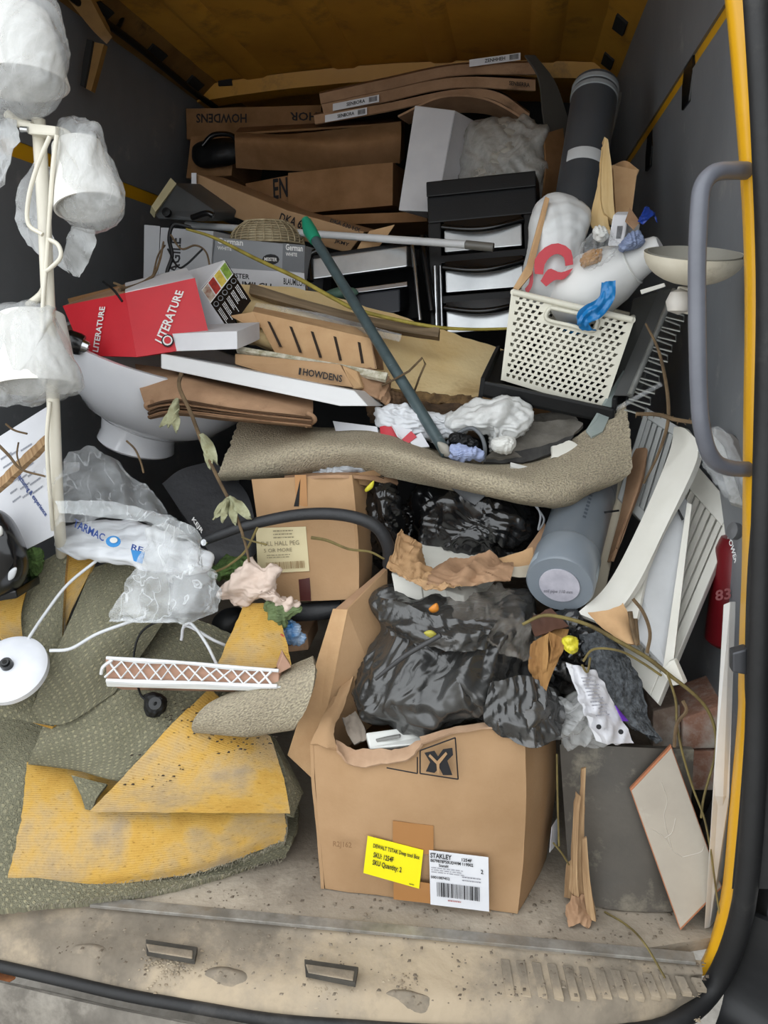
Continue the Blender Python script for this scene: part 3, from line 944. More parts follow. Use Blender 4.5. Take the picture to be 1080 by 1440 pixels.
# white paint carton with lettering and the wicker shade above
t, pl = pbox('paint_carton', (302, 333, .92), (428, 345, .90), (296, 395, .90), (.02, .16, .0), M('grey_print_card', '8b8e92', .6, '83868a'), None, .004)
tag(t, 'grey and white paint carton with printed lettering under the wicker shade', 'box')
decal('white_band', pl, [(300, 376), (428, 384), (430, 418), (296, 405)], whitecard, t)
decal('dark_band', pl, [(398, 342), (429, 345), (428, 383), (397, 380)], M('mid_grey_print', '6f7276', .6), t)
text('German', pl, [(306, 334), (342, 337), (342, 346), (306, 343)], inkw, t)
text('WHITE', pl, [(306, 346), (326, 348), (326, 353), (306, 351)], inkw, t)
text('German', pl, [(402, 343), (426, 345), (426, 354), (402, 352)], inkw, t)
text('WHITE', pl, [(402, 355), (418, 356), (418, 361), (402, 360)], inkw, t)
text('MEISTER', pl, [(318, 383), (351, 386), (351, 393), (318, 390)], ink, t)
text('BLAUMILCH', pl, [(312, 393), (382, 399), (382, 409), (312, 404)], ink, t)
text('BLAUMILCH', pl, [(399, 391), (428, 394), (428, 403), (399, 400)], ink, t)
text('LIVE', pl, [(399, 404), (420, 406), (420, 416), (399, 414)], ink, t)
ov = [(381+12*math.cos(a*.5236), 365+7.5*math.sin(a*.5236)) for a in range(12)]
d = decal('oval_badge', pl, ov, ink, t, off=.0008)
text('MEISTER', pl, [(372, 362), (390, 363), (390, 368), (372, 367)], inkw, t, off=.002)
wick = M('wicker_weave', 'b7a98a', .8, '8d7e60', 60)
t = thing('wicker_shade', 'woven wicker lampshade dome resting on the paint carton', 'lampshade')
cb = Q((376, 344, 1.03))
R0, R1, H = .10, .06, .056
for k in range(28):
    a = 2*math.pi*k/28
    pts = [cb+V3(math.cos(a)*r, math.sin(a)*r, z) for r, z in ((R0, 0), (R0*.97, .02), (R0*.85, .038), (R1, H))]
    tube('rib', pts, .0016, wick, t, 5, world=True, steps=6)
for j in range(9):
    f = j/8
    r, z = np.interp(f, [0, .35, .7, 1], [R0, R0*.97, R0*.85, R1]), np.interp(f, [0, .35, .7, 1], [0, .02, .038, H])
    tube('hoop', [cb+V3(math.cos(a)*r, math.sin(a)*r, z) for a in np.linspace(0, 2*math.pi, 25)], .0017 if j not in (0, 8) else .003, wick, t, 5, world=True, straight=True)
lathe('lining', [(R0*.96, 0), (R0*.93, .02), (R0*.81, .037), (R1*.95, H-.002)], cb, (0, 0, 1), M('cream_lining', 'a89c80', .9), t)
# fragile carton
t, pl = pbox('fragile_carton', (226, 320, .88), (300, 325, .92), (222, 392, .86), (.03, .16, 0), M('pale_grey_card', 'a9abae', .7, '9fa1a5'), None, dent=.003, seed=7)
tag(t, 'pale grey carton with upright lettering behind the red box', 'box')
text('FRAGILE', pl, [(237, 402), (240, 334), (255, 335), (252, 403)], ink, t)
sheet('side_flap', [[(203, 316, .86), (225, 318, .88)], [(202, 392, .84), (222, 398, .86)]], MATS['pale_grey_card'], t, 6, 6, .004)

# -------- drawer towers
def drawer(par, TL, TR, BL, mt, handle=True):
    a, b, d = Q(TL), Q(TR), Q(BL)
    dr = prism('drawer', [a, b, b+d-a, d], np.array([0, .2, 0]), mt, par, .004, world=True)
    if handle:
        c = b+d-a
        pts = [a+(b-a)*f+(d-a)*(.10+.18*math.sin(math.pi*f))+V3(0, -.008-.012*math.sin(math.pi*f), 0) for f in np.linspace(-.02, 1.02, 11)]
        tube('handle', pts, .0075, blackgl, dr, 8, world=True)
        slab('drawer_top', [a+V3(0, -.003, .001), b+V3(0, -.003, .001), b+(d-a)*.12+V3(0, -.003, 0), a+(d-a)*.12+V3(0, -.003, 0)], .004, blackgl, dr, 0, world=True)
    return dr
t = thing('drawer_tower', 'tall black plastic drawer tower with shiny silver drawer fronts', 'drawers')
A, B, Cc = Q((600, 257, 1.02)), Q((753, 241, 1.02)), Q((606, 470, .92))
ex, ez = B-A, Cc-A
dp = np.array([.02, .30, .02])
prism('top_panel', [A, B, B+ez*.27, A+ez*.27], dp, black, t, .004, world=True)
prism('top_lip', [A+V3(0, -.012, 0), B+V3(0, -.012, 0), B+ez*.1+V3(0, -.012, 0), A+ez*.1+V3(0, -.012, 0)], np.array([0, .012, 0]), black, t, .003, world=True)
for f0, f1 in ((0, .12), (.88, 1)):
    prism('side_panel', [A+ex*f0+ez*.27, A+ex*f1+ez*.27, A+ex*f1+ez, A+ex*f0+ez], dp, black, t, .003, world=True)
prism('back_panel', [A+ez*.2+dp*.9, B+ez*.2+dp*.9, B+ez+dp*.9, A+ez+dp*.9], dp*.1, black, t, 0, world=True)
tube('chrome_post', [A+ex*.06+ez*.56+V3(0, -.012, 0), A+ex*.06+ez+V3(0, -.012, 0)], .006, chrome, t, 8, world=True, straight=True)
tube('chrome_post', [A+ex*.11+ez*.56+V3(0, -.012, 0), A+ex*.11+ez+V3(0, -.012, 0)], .003, chrome, t, 8, world=True, straight=True)
for f in (.30, .565, .83):
    a_, b_ = A+ex*.15+ez*f, A+ex*.86+ez*f
    dd = ez*.17
    dr = prism('drawer', [a_, b_, b_+dd, a_+dd], np.array([0, .22, 0]), silver, t, .003, world=True)
    pts = [a_+(b_-a_)*g+dd*(.05+.22*math.sin(math.pi*g))+V3(0, -.006-.014*math.sin(math.pi*g), 0) for g in np.linspace(-.02, 1.02, 11)]
    tube('handle', pts, .008, blackgl, dr, 8, world=True)
    V, F = [], []
    for g in np.linspace(0, 1, 13):
        V += [a_+(b_-a_)*g-dd*.18+V3(0, -.004, 0), a_+(b_-a_)*g+dd*(.02+.22*math.sin(math.pi*g))+V3(0, -.006, 0)]
    F = [(2*k, 2*k+2, 2*k+3, 2*k+1) for k in range(12)]
    O('drawer_lip', V, F, blackgl, dr)
for f in (.49, .755):
    prism('divider', [A+ex*.1+ez*f, A+ex*.9+ez*f, A+ex*.9+ez*(f+.05), A+ex*.1+ez*(f+.05)], dp*.8, black, t, .002, world=True)

t = thing('drawer_tower', 'low black drawer tower with one wide silver drawer and chrome side rails', 'drawers')
A, B, Cc = Q((440, 364, .95)), Q((572, 346, .97)), Q((440, 470, .88))
ex, ez = B-A, Cc-A
dp = np.array([.0, .26, .02])
dr = prism('drawer', [A, B, B+ez*.27, A+ez*.27], dp, silver, t, .003, world=True)
prism('top_panel', [A-ez*.05, B-ez*.05, B, A], dp, black, t, .002, world=True)
prism('back_panel', [A+dp*.8, B+dp*.8, B+ez+dp*.8, A+ez+dp*.8], dp*.1, black, t, 0, world=True)
dr = prism('drawer', [A+ez*.55+ex*.02, B+ez*.55-ex*.08, B+ez*.85-ex*.08, A+ez*.85+ex*.02], dp*.7, M('dark_blue_plastic', '22262e', .4), t, .004, world=True)
prism('chrome_strip', [A+ez*.47+V3(0, -.004, 0), B+ez*.47+V3(0, -.004, 0), B+ez*.53+V3(0, -.004, 0), A+ez*.53+V3(0, -.004, 0)], np.array([0, .01, 0]), chrome, t, .001, world=True)
pillow('green_cap', [(455, 413), (475, 404), (498, 405), (502, 415), (470, 422)], .9, .02, M('dull_green', '4d6a5c', .6), t)
tube('side_rail', [A+ex*1.06+V3(0, -.01, 0)-ez*.05, A+ex*1.08+ez*.2+V3(0, -.01, 0), A+ex*1.13+ez*1.0+V3(0, -.01, 0)], .0055, chrome, t, 8, world=True)
tube('side_rail', [A-ex*.02+ez*.3, A-ex*.04-ez*.02, A+ex*.02-ez*.09, A+ex*.08-ez*.09], .008, blackgl, t, 8, world=True)
tube('side_rail', [A-ex*.06+ez*.5, A-ex*.09+ez*.05, A-ex*.06-ez*.06], .006, chrome, t, 8, world=True)
t = thing('folding_stool', 'black stool leg standing between the two drawer towers', 'stool')
prism('seat_edge', [A+ex*1.12-ez*.1, A+ex*1.2-ez*.12, A+ex*1.26+ez*.6, A+ex*1.2+ez*.6], np.array([0, .1, 0]), black, t, .004, world=True)
tube('leg', [A+ex*1.16-ez*.1, A+ex*1.25+ez*.9], .009, blackgl, t, 8, world=True, straight=True)

# poles
t = thing('extending_pole', 'long white painted pole with a grey threaded tip lying across the towers', 'pole')
a, b, c = Q((262, 316, 1.15)), Q((655, 344, .88)), Q((694, 348, .87))
tube('shaft', [a, b], .0095, M('white_metal', 'd0d2d4', .35), t, 14, world=True, straight=True)
tube('tip', [b, c], [.0105, .0105], M('grey_grip', '6b6963', .45), t, 14, world=True, straight=True)

# ================================================================ MIDDLE OF THE LOAD
# foam sheets and boards
foam = M('yellow_insulation_foam', 'e6cf9e', .9, 'dcbf88', 7, .3, 90, dirt='b89a6a', dirts=5, dirtk=.58)
f = thing('foam_board', 'large yellow insulation foam board with a crumbled front edge', 'foam board')
sheet('board', [[(335, 398, .80), (440, 410, .82), (560, 445, .84), (708, 492, .84)], [(330, 430, .72), (440, 455, .72), (560, 500, .72), (700, 535, .74)], [(340, 470, .66), (440, 500, .62), (560, 548, .60), (686, 560, .62)]], foam, f, 40, 24, .03, amp=.004, sc=12, rag=.008)
sheet('crumbled_edge', [[(545, 545, .585), (600, 552, .585), (650, 556, .59), (690, 560, .6)], [(540, 560, .575), (600, 566, .575), (650, 568, .58), (690, 572, .59)]], M('rotten_foam', '8a6e48', .95, '55412a', 40, .8, 120), f, 40, 6, .02, amp=.012, sc=40, rag=.01)
w = tag(sheet('wooden_lath', [[(352, 398, .74), (430, 422, .72), (520, 445, .70), (618, 461, .68)], [(350, 412, .73), (430, 434, .71), (520, 458, .69), (616, 474, .67)]], oldwood, None, 40, 6, .02, amp=.002, sc=30), 'weathered grey wooden lath lying across the yellow foam board', 'lath')
f = tag(sheet('clear_strip', [[(360, 425, .70), (450, 440, .69), (565, 470, .68)], [(356, 436, .69), (450, 455, .68), (562, 480, .67)]], clearfilm, None, 20, 4, .003), 'narrow clear plastic strip beside the weathered lath', 'plastic strip')
f = tag(tube('foam_tube', [(338, 462, .62), (390, 480, .62), (440, 492, .62)], .022, foam, None, 14), 'short yellow foam tube poking out beneath the slotted cardboard', 'foam tube')
# slotted cardboard tray
t = thing('slotted_cardboard', 'folded cardboard tray with five long slots', 'cardboard')
q = [(355, 438, .60), (522, 476, .57), (530, 519, .54), (392, 506, .56)]
slab('front_panel', q, .005, kraft2, t)
pl = plane_of(Q(q[0]), Q(q[1]), Q(q[2]))
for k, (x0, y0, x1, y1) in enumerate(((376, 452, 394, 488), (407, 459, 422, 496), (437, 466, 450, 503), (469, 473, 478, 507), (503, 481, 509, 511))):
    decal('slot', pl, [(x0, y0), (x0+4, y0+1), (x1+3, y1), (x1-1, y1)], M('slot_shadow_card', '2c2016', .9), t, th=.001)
slab('top_fold', [(358, 431, .66), (500, 460, .63), (522, 476, .57), (355, 438, .60)], .004, kraft2, t)
slab('left_flap', [(322, 444, .60), (357, 438, .60), (374, 462, .59), (345, 456, .59)], .004, kraft2, t)
slab('right_flap', [(522, 475, .57), (535, 478, .62), (540, 520, .60), (529, 518, .54)], .004, kraftold, t)
# black box lid with photographs, red box, white lid
t = thing('seed_tray_box', 'black printed carton with small food photographs standing on its corner', 'box')
q = [(316, 365, .66), (352, 422, .64), (322, 466, .58), (282, 406, .60)]
prism('printed_face', q, np.array([-.15, .05, -.03]), whitecard, t, .003)
pl = plane_of(Q(q[0]), Q(q[1]), Q(q[2]))
decal('black_print', pl, [(317, 367), (353, 423), (322, 465), (283, 407)], blackgl, t)
for k, (c, d) in enumerate((('8fae4a', '5f7a2c'), ('d8c35a', 'b39a3a'), ('b5352a', '7d1f1a'), ('c7bfae', '8a5a4a'))):
    u0 = .04+k*.245
    # photographs run along the upper-left edge of the face
    def e(u, v):
        p = np.array(q)[:, :2].astype(float)
        return tuple((p[0]*(1-u)+p[3]*u)*(1-v)+(p[1]*(1-u)+p[2]*u)*v)
    decal('photo_border', pl, [e(u0-.015, .03), e(u0+.225, .03), e(u0+.225, .35), e(u0-.015, .35)], inkw, t, off=.0006)
    decal('photo_print', pl, [e(u0, .05), e(u0+.21, .05), e(u0+.21, .33), e(u0, .33)], M('photo_%d' % k, c, .4, d, 60), t, off=.0012)
for k in range(5):
    u0 = .06+k*.19
    c = np.array(e(u0+.06, .45))
    decal('round_icon', pl, [tuple(c+4*np.array([math.cos(a*.785), math.sin(a*.785)])) for a in range(8)], M('icon_grey', '8e9092', .6), t, off=.0012)
    decal('round_icon', pl, [tuple(c+3*np.array([math.cos(a*.785), math.sin(a*.785)])) for a in range(8)], blackgl, t, off=.002)
    fineprint('fine_print', pl, [e(u0, .56), e(u0, .95), e(u0+.13, .95), e(u0+.13, .56)], inkw, t, rows=3, seed=k, off=.0016)

red = M('red_print_card', 'c4202c', .45, 'b51b27', 5, .15, 40, dirt='a81a24', dirts=7, dirtk=.62)
t = thing('red_carton', 'open red carton with white lettering lying on the white basin', 'box')
qa = [(88, 430, .50), (176, 412, .46), (192, 502, .42), (118, 500, .45)]
qb = [(176, 412, .46), (274, 391, .52), (298, 486, .48), (192, 502, .42)]
pa, pb = plane_of(Q(qa[0]), Q(qa[1]), Q(qa[2])), plane_of(Q(qb[0]), Q(qb[1]), Q(qb[2]))
qa[3] = (118, 500, float(onplane(pa, 118, 500)[1]))
qb[3] = qa[2]
qb[2] = (298, 486, float(onplane(plane_of(Q(qb[0]), Q(qb[1]), Q(qb[3])), 298, 486)[1]))
A_ = sheet('end_panel', [[qa[0], qa[1]], [qa[3], qa[2]]], red, t, 14, 14, .005, amp=.0016, sc=9, linear=True)
B_ = sheet('front_panel', [[qb[0], qb[1]], [qb[3], qb[2]]], red, t, 14, 14, .005, amp=.0016, sc=9, linear=True)
pb = plane_of(Q(qb[0]), Q(qb[1]), Q(qb[3]))
text('LITERATURE', pa, [(132, 494), (142, 432), (150, 432), (140, 496)], inkw, t, off=.004)
text('LITERATURE', pb, [(218, 479), (248, 409), (259, 411), (231, 486)], inkw, t, off=.004)
d = decal('round_badge', pb, [(236+9*math.cos(a*.5236), 480+9*math.sin(a*.5236)) for a in range(12)], ink, t, off=.004)
decal('badge_ring', pb, [(236+7*math.cos(a*.5236), 480+7*math.sin(a*.5236)) for a in range(12)], inkw, t, off=.005)
decal('badge_ring', pb, [(236+5*math.cos(a*.5236), 480+5*math.sin(a*.5236)) for a in range(12)], red, t, off=.006)
sheet('back_panel', [[(95, 420, .72), (262, 378, .74)], [(120, 492, .66), (280, 470, .68)]], kraftd, t, 8, 8, .005)
sheet('top_flap', [[(176, 398, .62), (262, 376, .64)], [(176, 411, .46), (272, 391, .52)]], whitecard, t, 10, 6, .004, amp=.003)
sheet('top_flap', [[(100, 425, .60), (168, 404, .60)], [(90, 430, .5), (175, 412, .46)]], kraftold, t, 10, 6, .004, amp=.003, rag=.004)
q = [(238, 374, .72), (312, 366, .70), (284, 402, .62), (200, 398, .64)]
t = tag(sheet('white_card_sheet', [[(200, 398, .66), (312, 368, .70)], [(215, 405, .60), (284, 405, .61)]], whitecard, None, 8, 6, .006), 'white cardboard sheet between the red carton and black printed carton', 'cardboard')
t = thing('bottle_top', 'short black bottle with a silver cap at the red carton corner', 'bottle')
p = Q((116, 486, .40))
lathe('body', [(0, 0), (.021, 0), (.023, .008), (.022, .03), (.014, .04), (0, .04)], p, (-.8, -.3, .35), blackgl, t, 20)
lathe('cap', [(0, -.012), (.012, -.012), (.014, 0), (0, .001)], p, (-.8, -.3, .35), chrome, t, 20)
t, pl = pbox('white_folded_box', (232, 470, .46), (333, 466, .46), (232, 495, .45), (.01, .12, .02), whitecard, None, dent=.003, seed=4)
tag(t, 'low white cardboard box wedged under the red carton', 'box')
t = tag(slab('white_board', [(226, 497, .42), (498, 549, .38), (518, 571, .37), (478, 571, .37), (226, 518, .41)], np.array([.02, .16, -.014]), M('white_laminate', 'cccccc', .35, 'c6c6c6'), None, .003), 'thick white laminated board lying on the folded cardboard', 'board')
# folded brown card stack (corrugated layers)
t = thing('folded_cardboard', 'folded brown corrugated cardboard bundle sagging over the basin', 'cardboard')
sheet('top_layer', [[(190, 512, .50), (250, 520, .50), (330, 540, .48), (440, 560, .46)], [(196, 545, .40), (250, 535, .40), (330, 555, .38), (440, 580, .38)], [(205, 574, .36), (260, 566, .35), (330, 575, .34), (436, 592, .35)]], kraftold, t, 30, 12, .006, amp=.002)
for k in range(4):
    o = k*5.0
    sheet('lower_layer', [[(208, 570+o, .36), (230, 563+o, .35), (260, 562+o, .35), (330, 574+o*.8, .345), (438, 586+o*.7, .35)], [(208, 573+o, .36), (230, 567+o, .35), (260, 566+o, .35), (330, 577+o*.8, .345), (438, 589+o*.7, .35)], [(214, 576+o, .5), (240, 572+o, .5), (270, 572+o, .5), (340, 582+o*.8, .5), (440, 592+o*.7, .5)]], kraftold if k % 2 else M('dark_card_flute', '6b5038', .9, '543d2a'), t, 30, 6, .003, amp=.002, seed=k)
tube('folded_edge', [(212, 576, .37), (206, 570, .365), (214, 566, .36)], .006, kraftold, t, 8)
tube('folded_edge', [(430, 598, .37), (442, 590, .36), (432, 580, .36)], .006, kraftold, t, 8)
# printed narrow carton + papers under
t = thing('narrow_carton', 'flattened narrow brown carton with a black printed name', 'box')
q = [(330, 497, .48), (478, 512, .43), (497, 545, .42), (400, 533, .44), (330, 512, .47)]
prism('front_panel', q, np.array([.01, .1, -.014]), kraft, t, .003)
prism('end_panel', [(480, 513, .43), (502, 522, .44), (510, 545, .44), (496, 547, .42)], np.array([.01, .06, -.01]), kraft2, t, .003)
pl = plane_of(Q(q[0]), Q(q[1]), Q(q[3]))
text('HOWDENS', pl, [(427, 518), (482, 528), (481, 538), (426, 528)], ink, t)
text('/', pl, [(416, 516), (424, 518), (428, 528), (420, 527)], ink, t)
t = tag(sheet('magazine_stack', [[(330, 486, .50), (430, 503, .47), (545, 524, .46)], [(332, 492, .49), (430, 510, .46), (542, 534, .45)]], M('printed_magazine', 'c9c4b4', .6, '8f8a70', 80), None, 20, 4, .01, amp=.002), 'thin printed papers under the slotted cardboard', 'papers')
t = tag(sheet('crumpled_sleeve', [[(500, 516, .50), (545, 526, .50), (552, 545, .5)], [(505, 530, .46), (535, 545, .46), (550, 560, .47)], [(508, 552, .45), (530, 560, .45), (545, 570, .46)]], kraftold, None, 14, 14, .004, amp=.012, sc=22, kind='bag'), 'crumpled brown cardboard sleeve beside the narrow carton', 'cardboard')
t = tag(pillow('dead_leaves', [(515, 560), (545, 548), (570, 555), (575, 580), (550, 592), (520, 585)], .50, .02, M('rotten_leaves', '6b5138', .9, '3d2d1e', 40, .6, 60), None, amp=.012, sc=35), 'clump of rotten brown leaves under the teal pole', 'leaves')

# teal pole
t = thing('broom_handle', 'dark teal metal broom handle with a green grip lying diagonally', 'pole')
a, b = Q((436, 325, .74)), Q((629, 640, .36))
tube('shaft', [a, b], .0115, M('teal_steel', '465558', .4, '39474a', 30, dirt='7c8a8c', dirts=40, dirtk=.64), t, 14, world=True, straight=True)
tube('green_grip', [Q((431, 312, .755)), a+(a-b)*0.0, a+(b-a)*.05], [.012, .0165, .014], M('green_grip', '1f8f6e', .45), t, 14, world=True, straight=True)
tube('hang_tip', [Q((429, 308, .76)), Q((432, 314, .755))], .009, MATS['green_grip'], t, 10, world=True, straight=True)
pillow('paint_drip', [(615, 622), (630, 626), (634, 642), (622, 640)], .36, .012, M('pale_dried_paint', 'a8a49a', .8), t)
a, b = Q((540, 535, .48)), Q((585, 508, .47))
tag(tube('bent_wire', [(515, 552, .47), (552, 535, .46), (575, 522, .45), (594, 503, .45), (598, 512, .45), (590, 530, .46), (581, 555, .5)], .0022, twig, None, 6, straight=True), 'bent rusty wire hooked over the teal broom handle', 'wire')

# long beige carpet strip that rolls across the middle
t = tag(sheet('beige_carpet', [
    [(340, 585, .50), (440, 600, .50), (540, 605, .48), (640, 640, .46), (760, 640, .42), (880, 565, .46)],
    [(325, 620, .42), (430, 610, .42), (540, 612, .40), (650, 650, .36), (770, 655, .34), (886, 615, .40)],
    [(312, 655, .36), (420, 632, .34), (530, 628, .31), (640, 655, .27), (765, 680, .27), (884, 668, .36)],
    [(306, 672, .36), (415, 662, .35), (520, 645, .31), (635, 680, .27), (780, 708, .27), (840, 690, .36)],
    [(312, 676, .40), (420, 672, .40), (520, 668, .36), (640, 690, .33), (790, 716, .33), (832, 694, .40)]], plaincarpet, None, 80, 60, .012, amp=.003, sc=16, rag=.006, ragsc=70), 'long beige pile carpet strip rolled across the middle of the load', 'carpet')

# basket tray and basket
t = thing('black_tray', 'black plastic tray under the cream basket', 'tray')
a = [(690, 505, .52), (860, 560, .50), (862, 592, .46), (850, 598, .45), (676, 562, .44), (676, 545, .46)]
prism('front_lip', [(680, 535, .44), (866, 575, .43), (864, 598, .44), (676, 558, .45)], np.array([0, .02, .0]), black, t, .006)
sheet('tray_base', [[(705, 492, .74), (884, 530, .74)], [(680, 548, .46), (866, 588, .45)]], black, t, 10, 10, .012)
sheet('left_wall', [[(703, 486, .74), (682, 532, .44)], [(705, 500, .74), (678, 560, .45)]], black, t, 10, 6, .008)
prism('right_wall', [(868, 560, .44), (890, 512, .74), (892, 530, .74), (866, 600, .45)], np.array([-.01, 0, 0]), black, t, .003)

def basket():
    t = thing('laundry_basket', 'cream woven plastic basket stuffed with rubbish', 'basket')
    cream = M('cream_basket_plastic', 'd8d5c6', .45, 'cdcaba')
    FTL, FTR, FBL, FBR = [Q(p) for p in ((722, 411, .47), (889, 450, .45), (707, 535, .49), (846, 577, .47))]
    dpt, dpb = np.array([.035, .24, .012]), np.array([.02, .20, .012])
    top = [FTL, FTR, FTR+dpt, FTL+dpt]
    bot = [FBL, FBR, FBR+dpb, FBL+dpb]
    def wall(name, tl, tr, br, bl, nc, nr, hole):
        th = .004
        nrm = unit(np.cross(tr-tl, bl-tl))
        if np.dot(nrm, CAM-tl) < 0: nrm = -nrm
        bm = bmesh.new()
        f = lambda u, v: (tl*(1-u)+tr*u)*(1-v)+(bl*(1-u)+br*u)*v
        C, R = nc*2, nr*2
        cells = set()
        for j in range(R):
            for i in range(C):
                u, v = (i+.5)/C, (j+.5)/R
                slot = (j % 2 == 1) and ((i+(j//2) % 2) % 2 == 0) and 0 < i < C-1 and 0 < j < R-1
                if hole and abs(u-.52) < .21 and .075 < v < .2:
                    continue
                if slot and not (hole and abs(u-.52) < .25 and .04 < v < .24):
                    continue
                cells.add((i, j))
        # strips get a weave: rows bow in and out
        vs = {}
        def g(i, j, s):
            k = (i, j, s)
            if k not in vs:
                wv = .0022*math.sin(math.pi*i+math.pi*(j//2))
                vs[k] = bm.verts.new(f((i+(.22 if i % 2 else 0)*(1 if (j//2) % 2 == 0 else -1)+.35*((j % 2)-.5)*(0 < i < C))/C, (j+(.0 if j % 2 == 0 else -.28)*(0 < j < R))/R)+nrm*(wv-th*s))
            return vs[k]
        for (i, j) in cells:
            bm.faces.new((g(i, j, 0), g(i+1, j, 0), g(i+1, j+1, 0), g(i, j+1, 0)))
            bm.faces.new((g(i, j, 1), g(i, j+1, 1), g(i+1, j+1, 1), g(i+1, j, 1)))
            for di, dj, p, q in ((-1, 0, (0, 0), (0, 1)), (1, 0, (1, 1), (1, 0)), (0, -1, (1, 0), (0, 0)), (0, 1, (0, 1), (1, 1))):
                if (i+di, j+dj) not in cells:
                    a, b = (i+p[0], j+p[1]), (i+q[0], j+q[1])
                    bm.faces.new((g(*a, 0), g(*b, 0), g(*b, 1), g(*a, 1)))
        bm.verts.index_update()
        V = [v.co[:] for v in bm.verts]
        F = [[v.index for v in fc.verts] for fc in bm.faces]
        bm.free()
        return O(name, V, F, cream, t)
    wall('front_wall', top[0], top[1], bot[1], bot[0], 17, 17, True)
    wall('side_wall', top[1], top[2], bot[2], bot[1], 14, 17, False)
    wall('side_wall', top[3], top[0], bot[0], bot[3], 14, 17, False)
    wall('back_wall', top[2], top[3], bot[3], bot[2], 17, 17, False)
    prism('base', bot, np.array([0, 0, .004]), cream, t, 0, world=True)
    rp = top+[top[0]]
    for k in range(4):
        a, b = top[k], top[(k+1) % 4]
        tube('rim', [a, b], .0062, cream, t, 10, world=True, straight=True)
    f = lambda u, v: (FTL*(1-u)+FTR*u)*(1-v)+(FBL*(1-u)+FBR*u)*v+V3(0, -.003, 0)
    hp = [f(.33, .07), f(.52, .065), f(.71, .07), f(.735, .135), f(.71, .205), f(.52, .205), f(.33, .205), f(.305, .135)]
    tube('handle_rim', hp+[hp[0]], .004, cream, t, 8, world=True, steps=48)
basket()
# contents of the basket
t = thing('printed_pillow', 'white plastic cushion pack with red printed swirls in the basket', 'pack')
o = pillow('pack', [(748, 300), (765, 278), (790, 272), (818, 282), (830, 305), (822, 350), (815, 400), (790, 432), (742, 425), (735, 390), (742, 340)], .58, .07, M('smooth_white_pack', 'd2d4d4', .35, 'c9cbcb', 5, .15, 30, dist=.002), t, ky=-.03, amp=.003, sc=9, n=80)
def blobdecal(name, pts, y, bul, mt, ky=-.03):
    return sheet(name, [[(*p, y) for p in r] for r in pts], mt, t, 10, 8, .002)
redp = M('red_swirl_print', 'c01f30', .4, 'a81828')
blobdecal('red_swirl', [[(752, 385), (752, 365), (766, 348), (785, 342), (803, 352), (806, 372)], [(764, 386), (766, 372), (774, 361), (784, 357), (793, 362), (795, 374)]], .488, 0, redp)
blobdecal('red_swirl', [[(760, 395), (772, 378), (788, 383), (806, 377)], [(768, 403), (780, 394), (792, 393), (800, 386)]], .488, 0, redp)
blobdecal('red_swirl', [[(742, 370), (749, 378), (749, 400), (741, 415)], [(739, 380), (744, 386), (744, 398), (738, 406)]], .498, 0, redp)
t = tag(slab('corrugated_divider', [(767, 276, .545), (773, 279, .545), (748, 385, .49), (729, 408, .475), (722, 404, .475), (741, 372, .49)], .01, kraft2, None, .001), 'upright corrugated card edge at the left rim of the basket', 'cardboard')
t = thing('plastic_cone', 'white tapered plastic spout sticking out of the basket', 'cone')
a, b = Q((776, 434, .57)), Q((930, 347, .49))
ax = b-a; L = np.linalg.norm(ax)
lathe('spout', [(.0, 0), (.045, .01), (.066, L*.2), (.066, L*.4), (.056, L*.6), (.042, L*.74), (.038, L*.76), (.0245, L*.98), (.020, L), (.0, L)], a, ax, M('translucent_white_plastic', 'dcdcda', .3, 'd4d4d2', sub=.2), t)
lathe('ring', [(.0405, L*.74), (.043, L*.75), (.0405, L*.76)], a, ax, white, t)
bluef = M('blue_plastic_film', '1d7fc0', .25, '1668a4', 6, .5, 40, bumptype='RIDGED_MULTIFRACTAL', dist=.004)
tag(sheet('blue_film', [[(846, 398, .43), (866, 394, .43)], [(842, 418, .425), (864, 420, .425)], [(815, 436, .42), (848, 444, .42)], [(812, 452, .425), (828, 456, .425)], [(815, 460, .44), (838, 468, .44)]], bluef, None, 14, 30, .002, amp=.008, sc=30, kind='bag'), 'torn blue plastic film hanging over the basket rim', 'film')
tag(pillow('blue_bag', [(788, 462), (800, 455), (826, 460), (828, 470), (800, 468)], .50, .02, bluef, None, amp=.008, sc=30), 'blue plastic seen through the basket handle slot', 'bag')
t = thing('timber_offcut', 'split pale timber offcut standing up out of the basket', 'timber')
sheet('split_face', [[(850, 192, .66), (855, 196, .66)], [(846, 235, .64), (860, 235, .64)], [(846, 280, .61), (863, 285, .61)], [(850, 300, .60), (866, 312, .60)]], palewood, t, 6, 24, .02, amp=.003, sc=40)
sheet('bark_face', [[(846, 208, .665), (852, 200, .66)], [(840, 260, .64), (850, 255, .63)], [(830, 310, .61), (855, 310, .60)], [(840, 330, .60), (860, 330, .60)]], palewood, t, 6, 20, .012, amp=.003, sc=40)
t = thing('small_carton', 'small brown carton standing open beside the timber offcut', 'box')
sheet('front_panel', [[(862, 232, .70), (896, 240, .70)], [(866, 300, .66), (888, 305, .66)]], kraft2, t, 8, 10, .005, amp=.003)
sheet('side_panel', [[(862, 232, .70), (880, 226, .74), (897, 238, .70)], [(866, 246, .70), (880, 242, .72), (894, 246, .70)]], kraft2, t, 8, 6, .004)
sheet('left_panel', [[(858, 240, .70), (864, 232, .72)], [(862, 305, .65), (868, 300, .68)]], kraft2, t, 4, 8, .004)
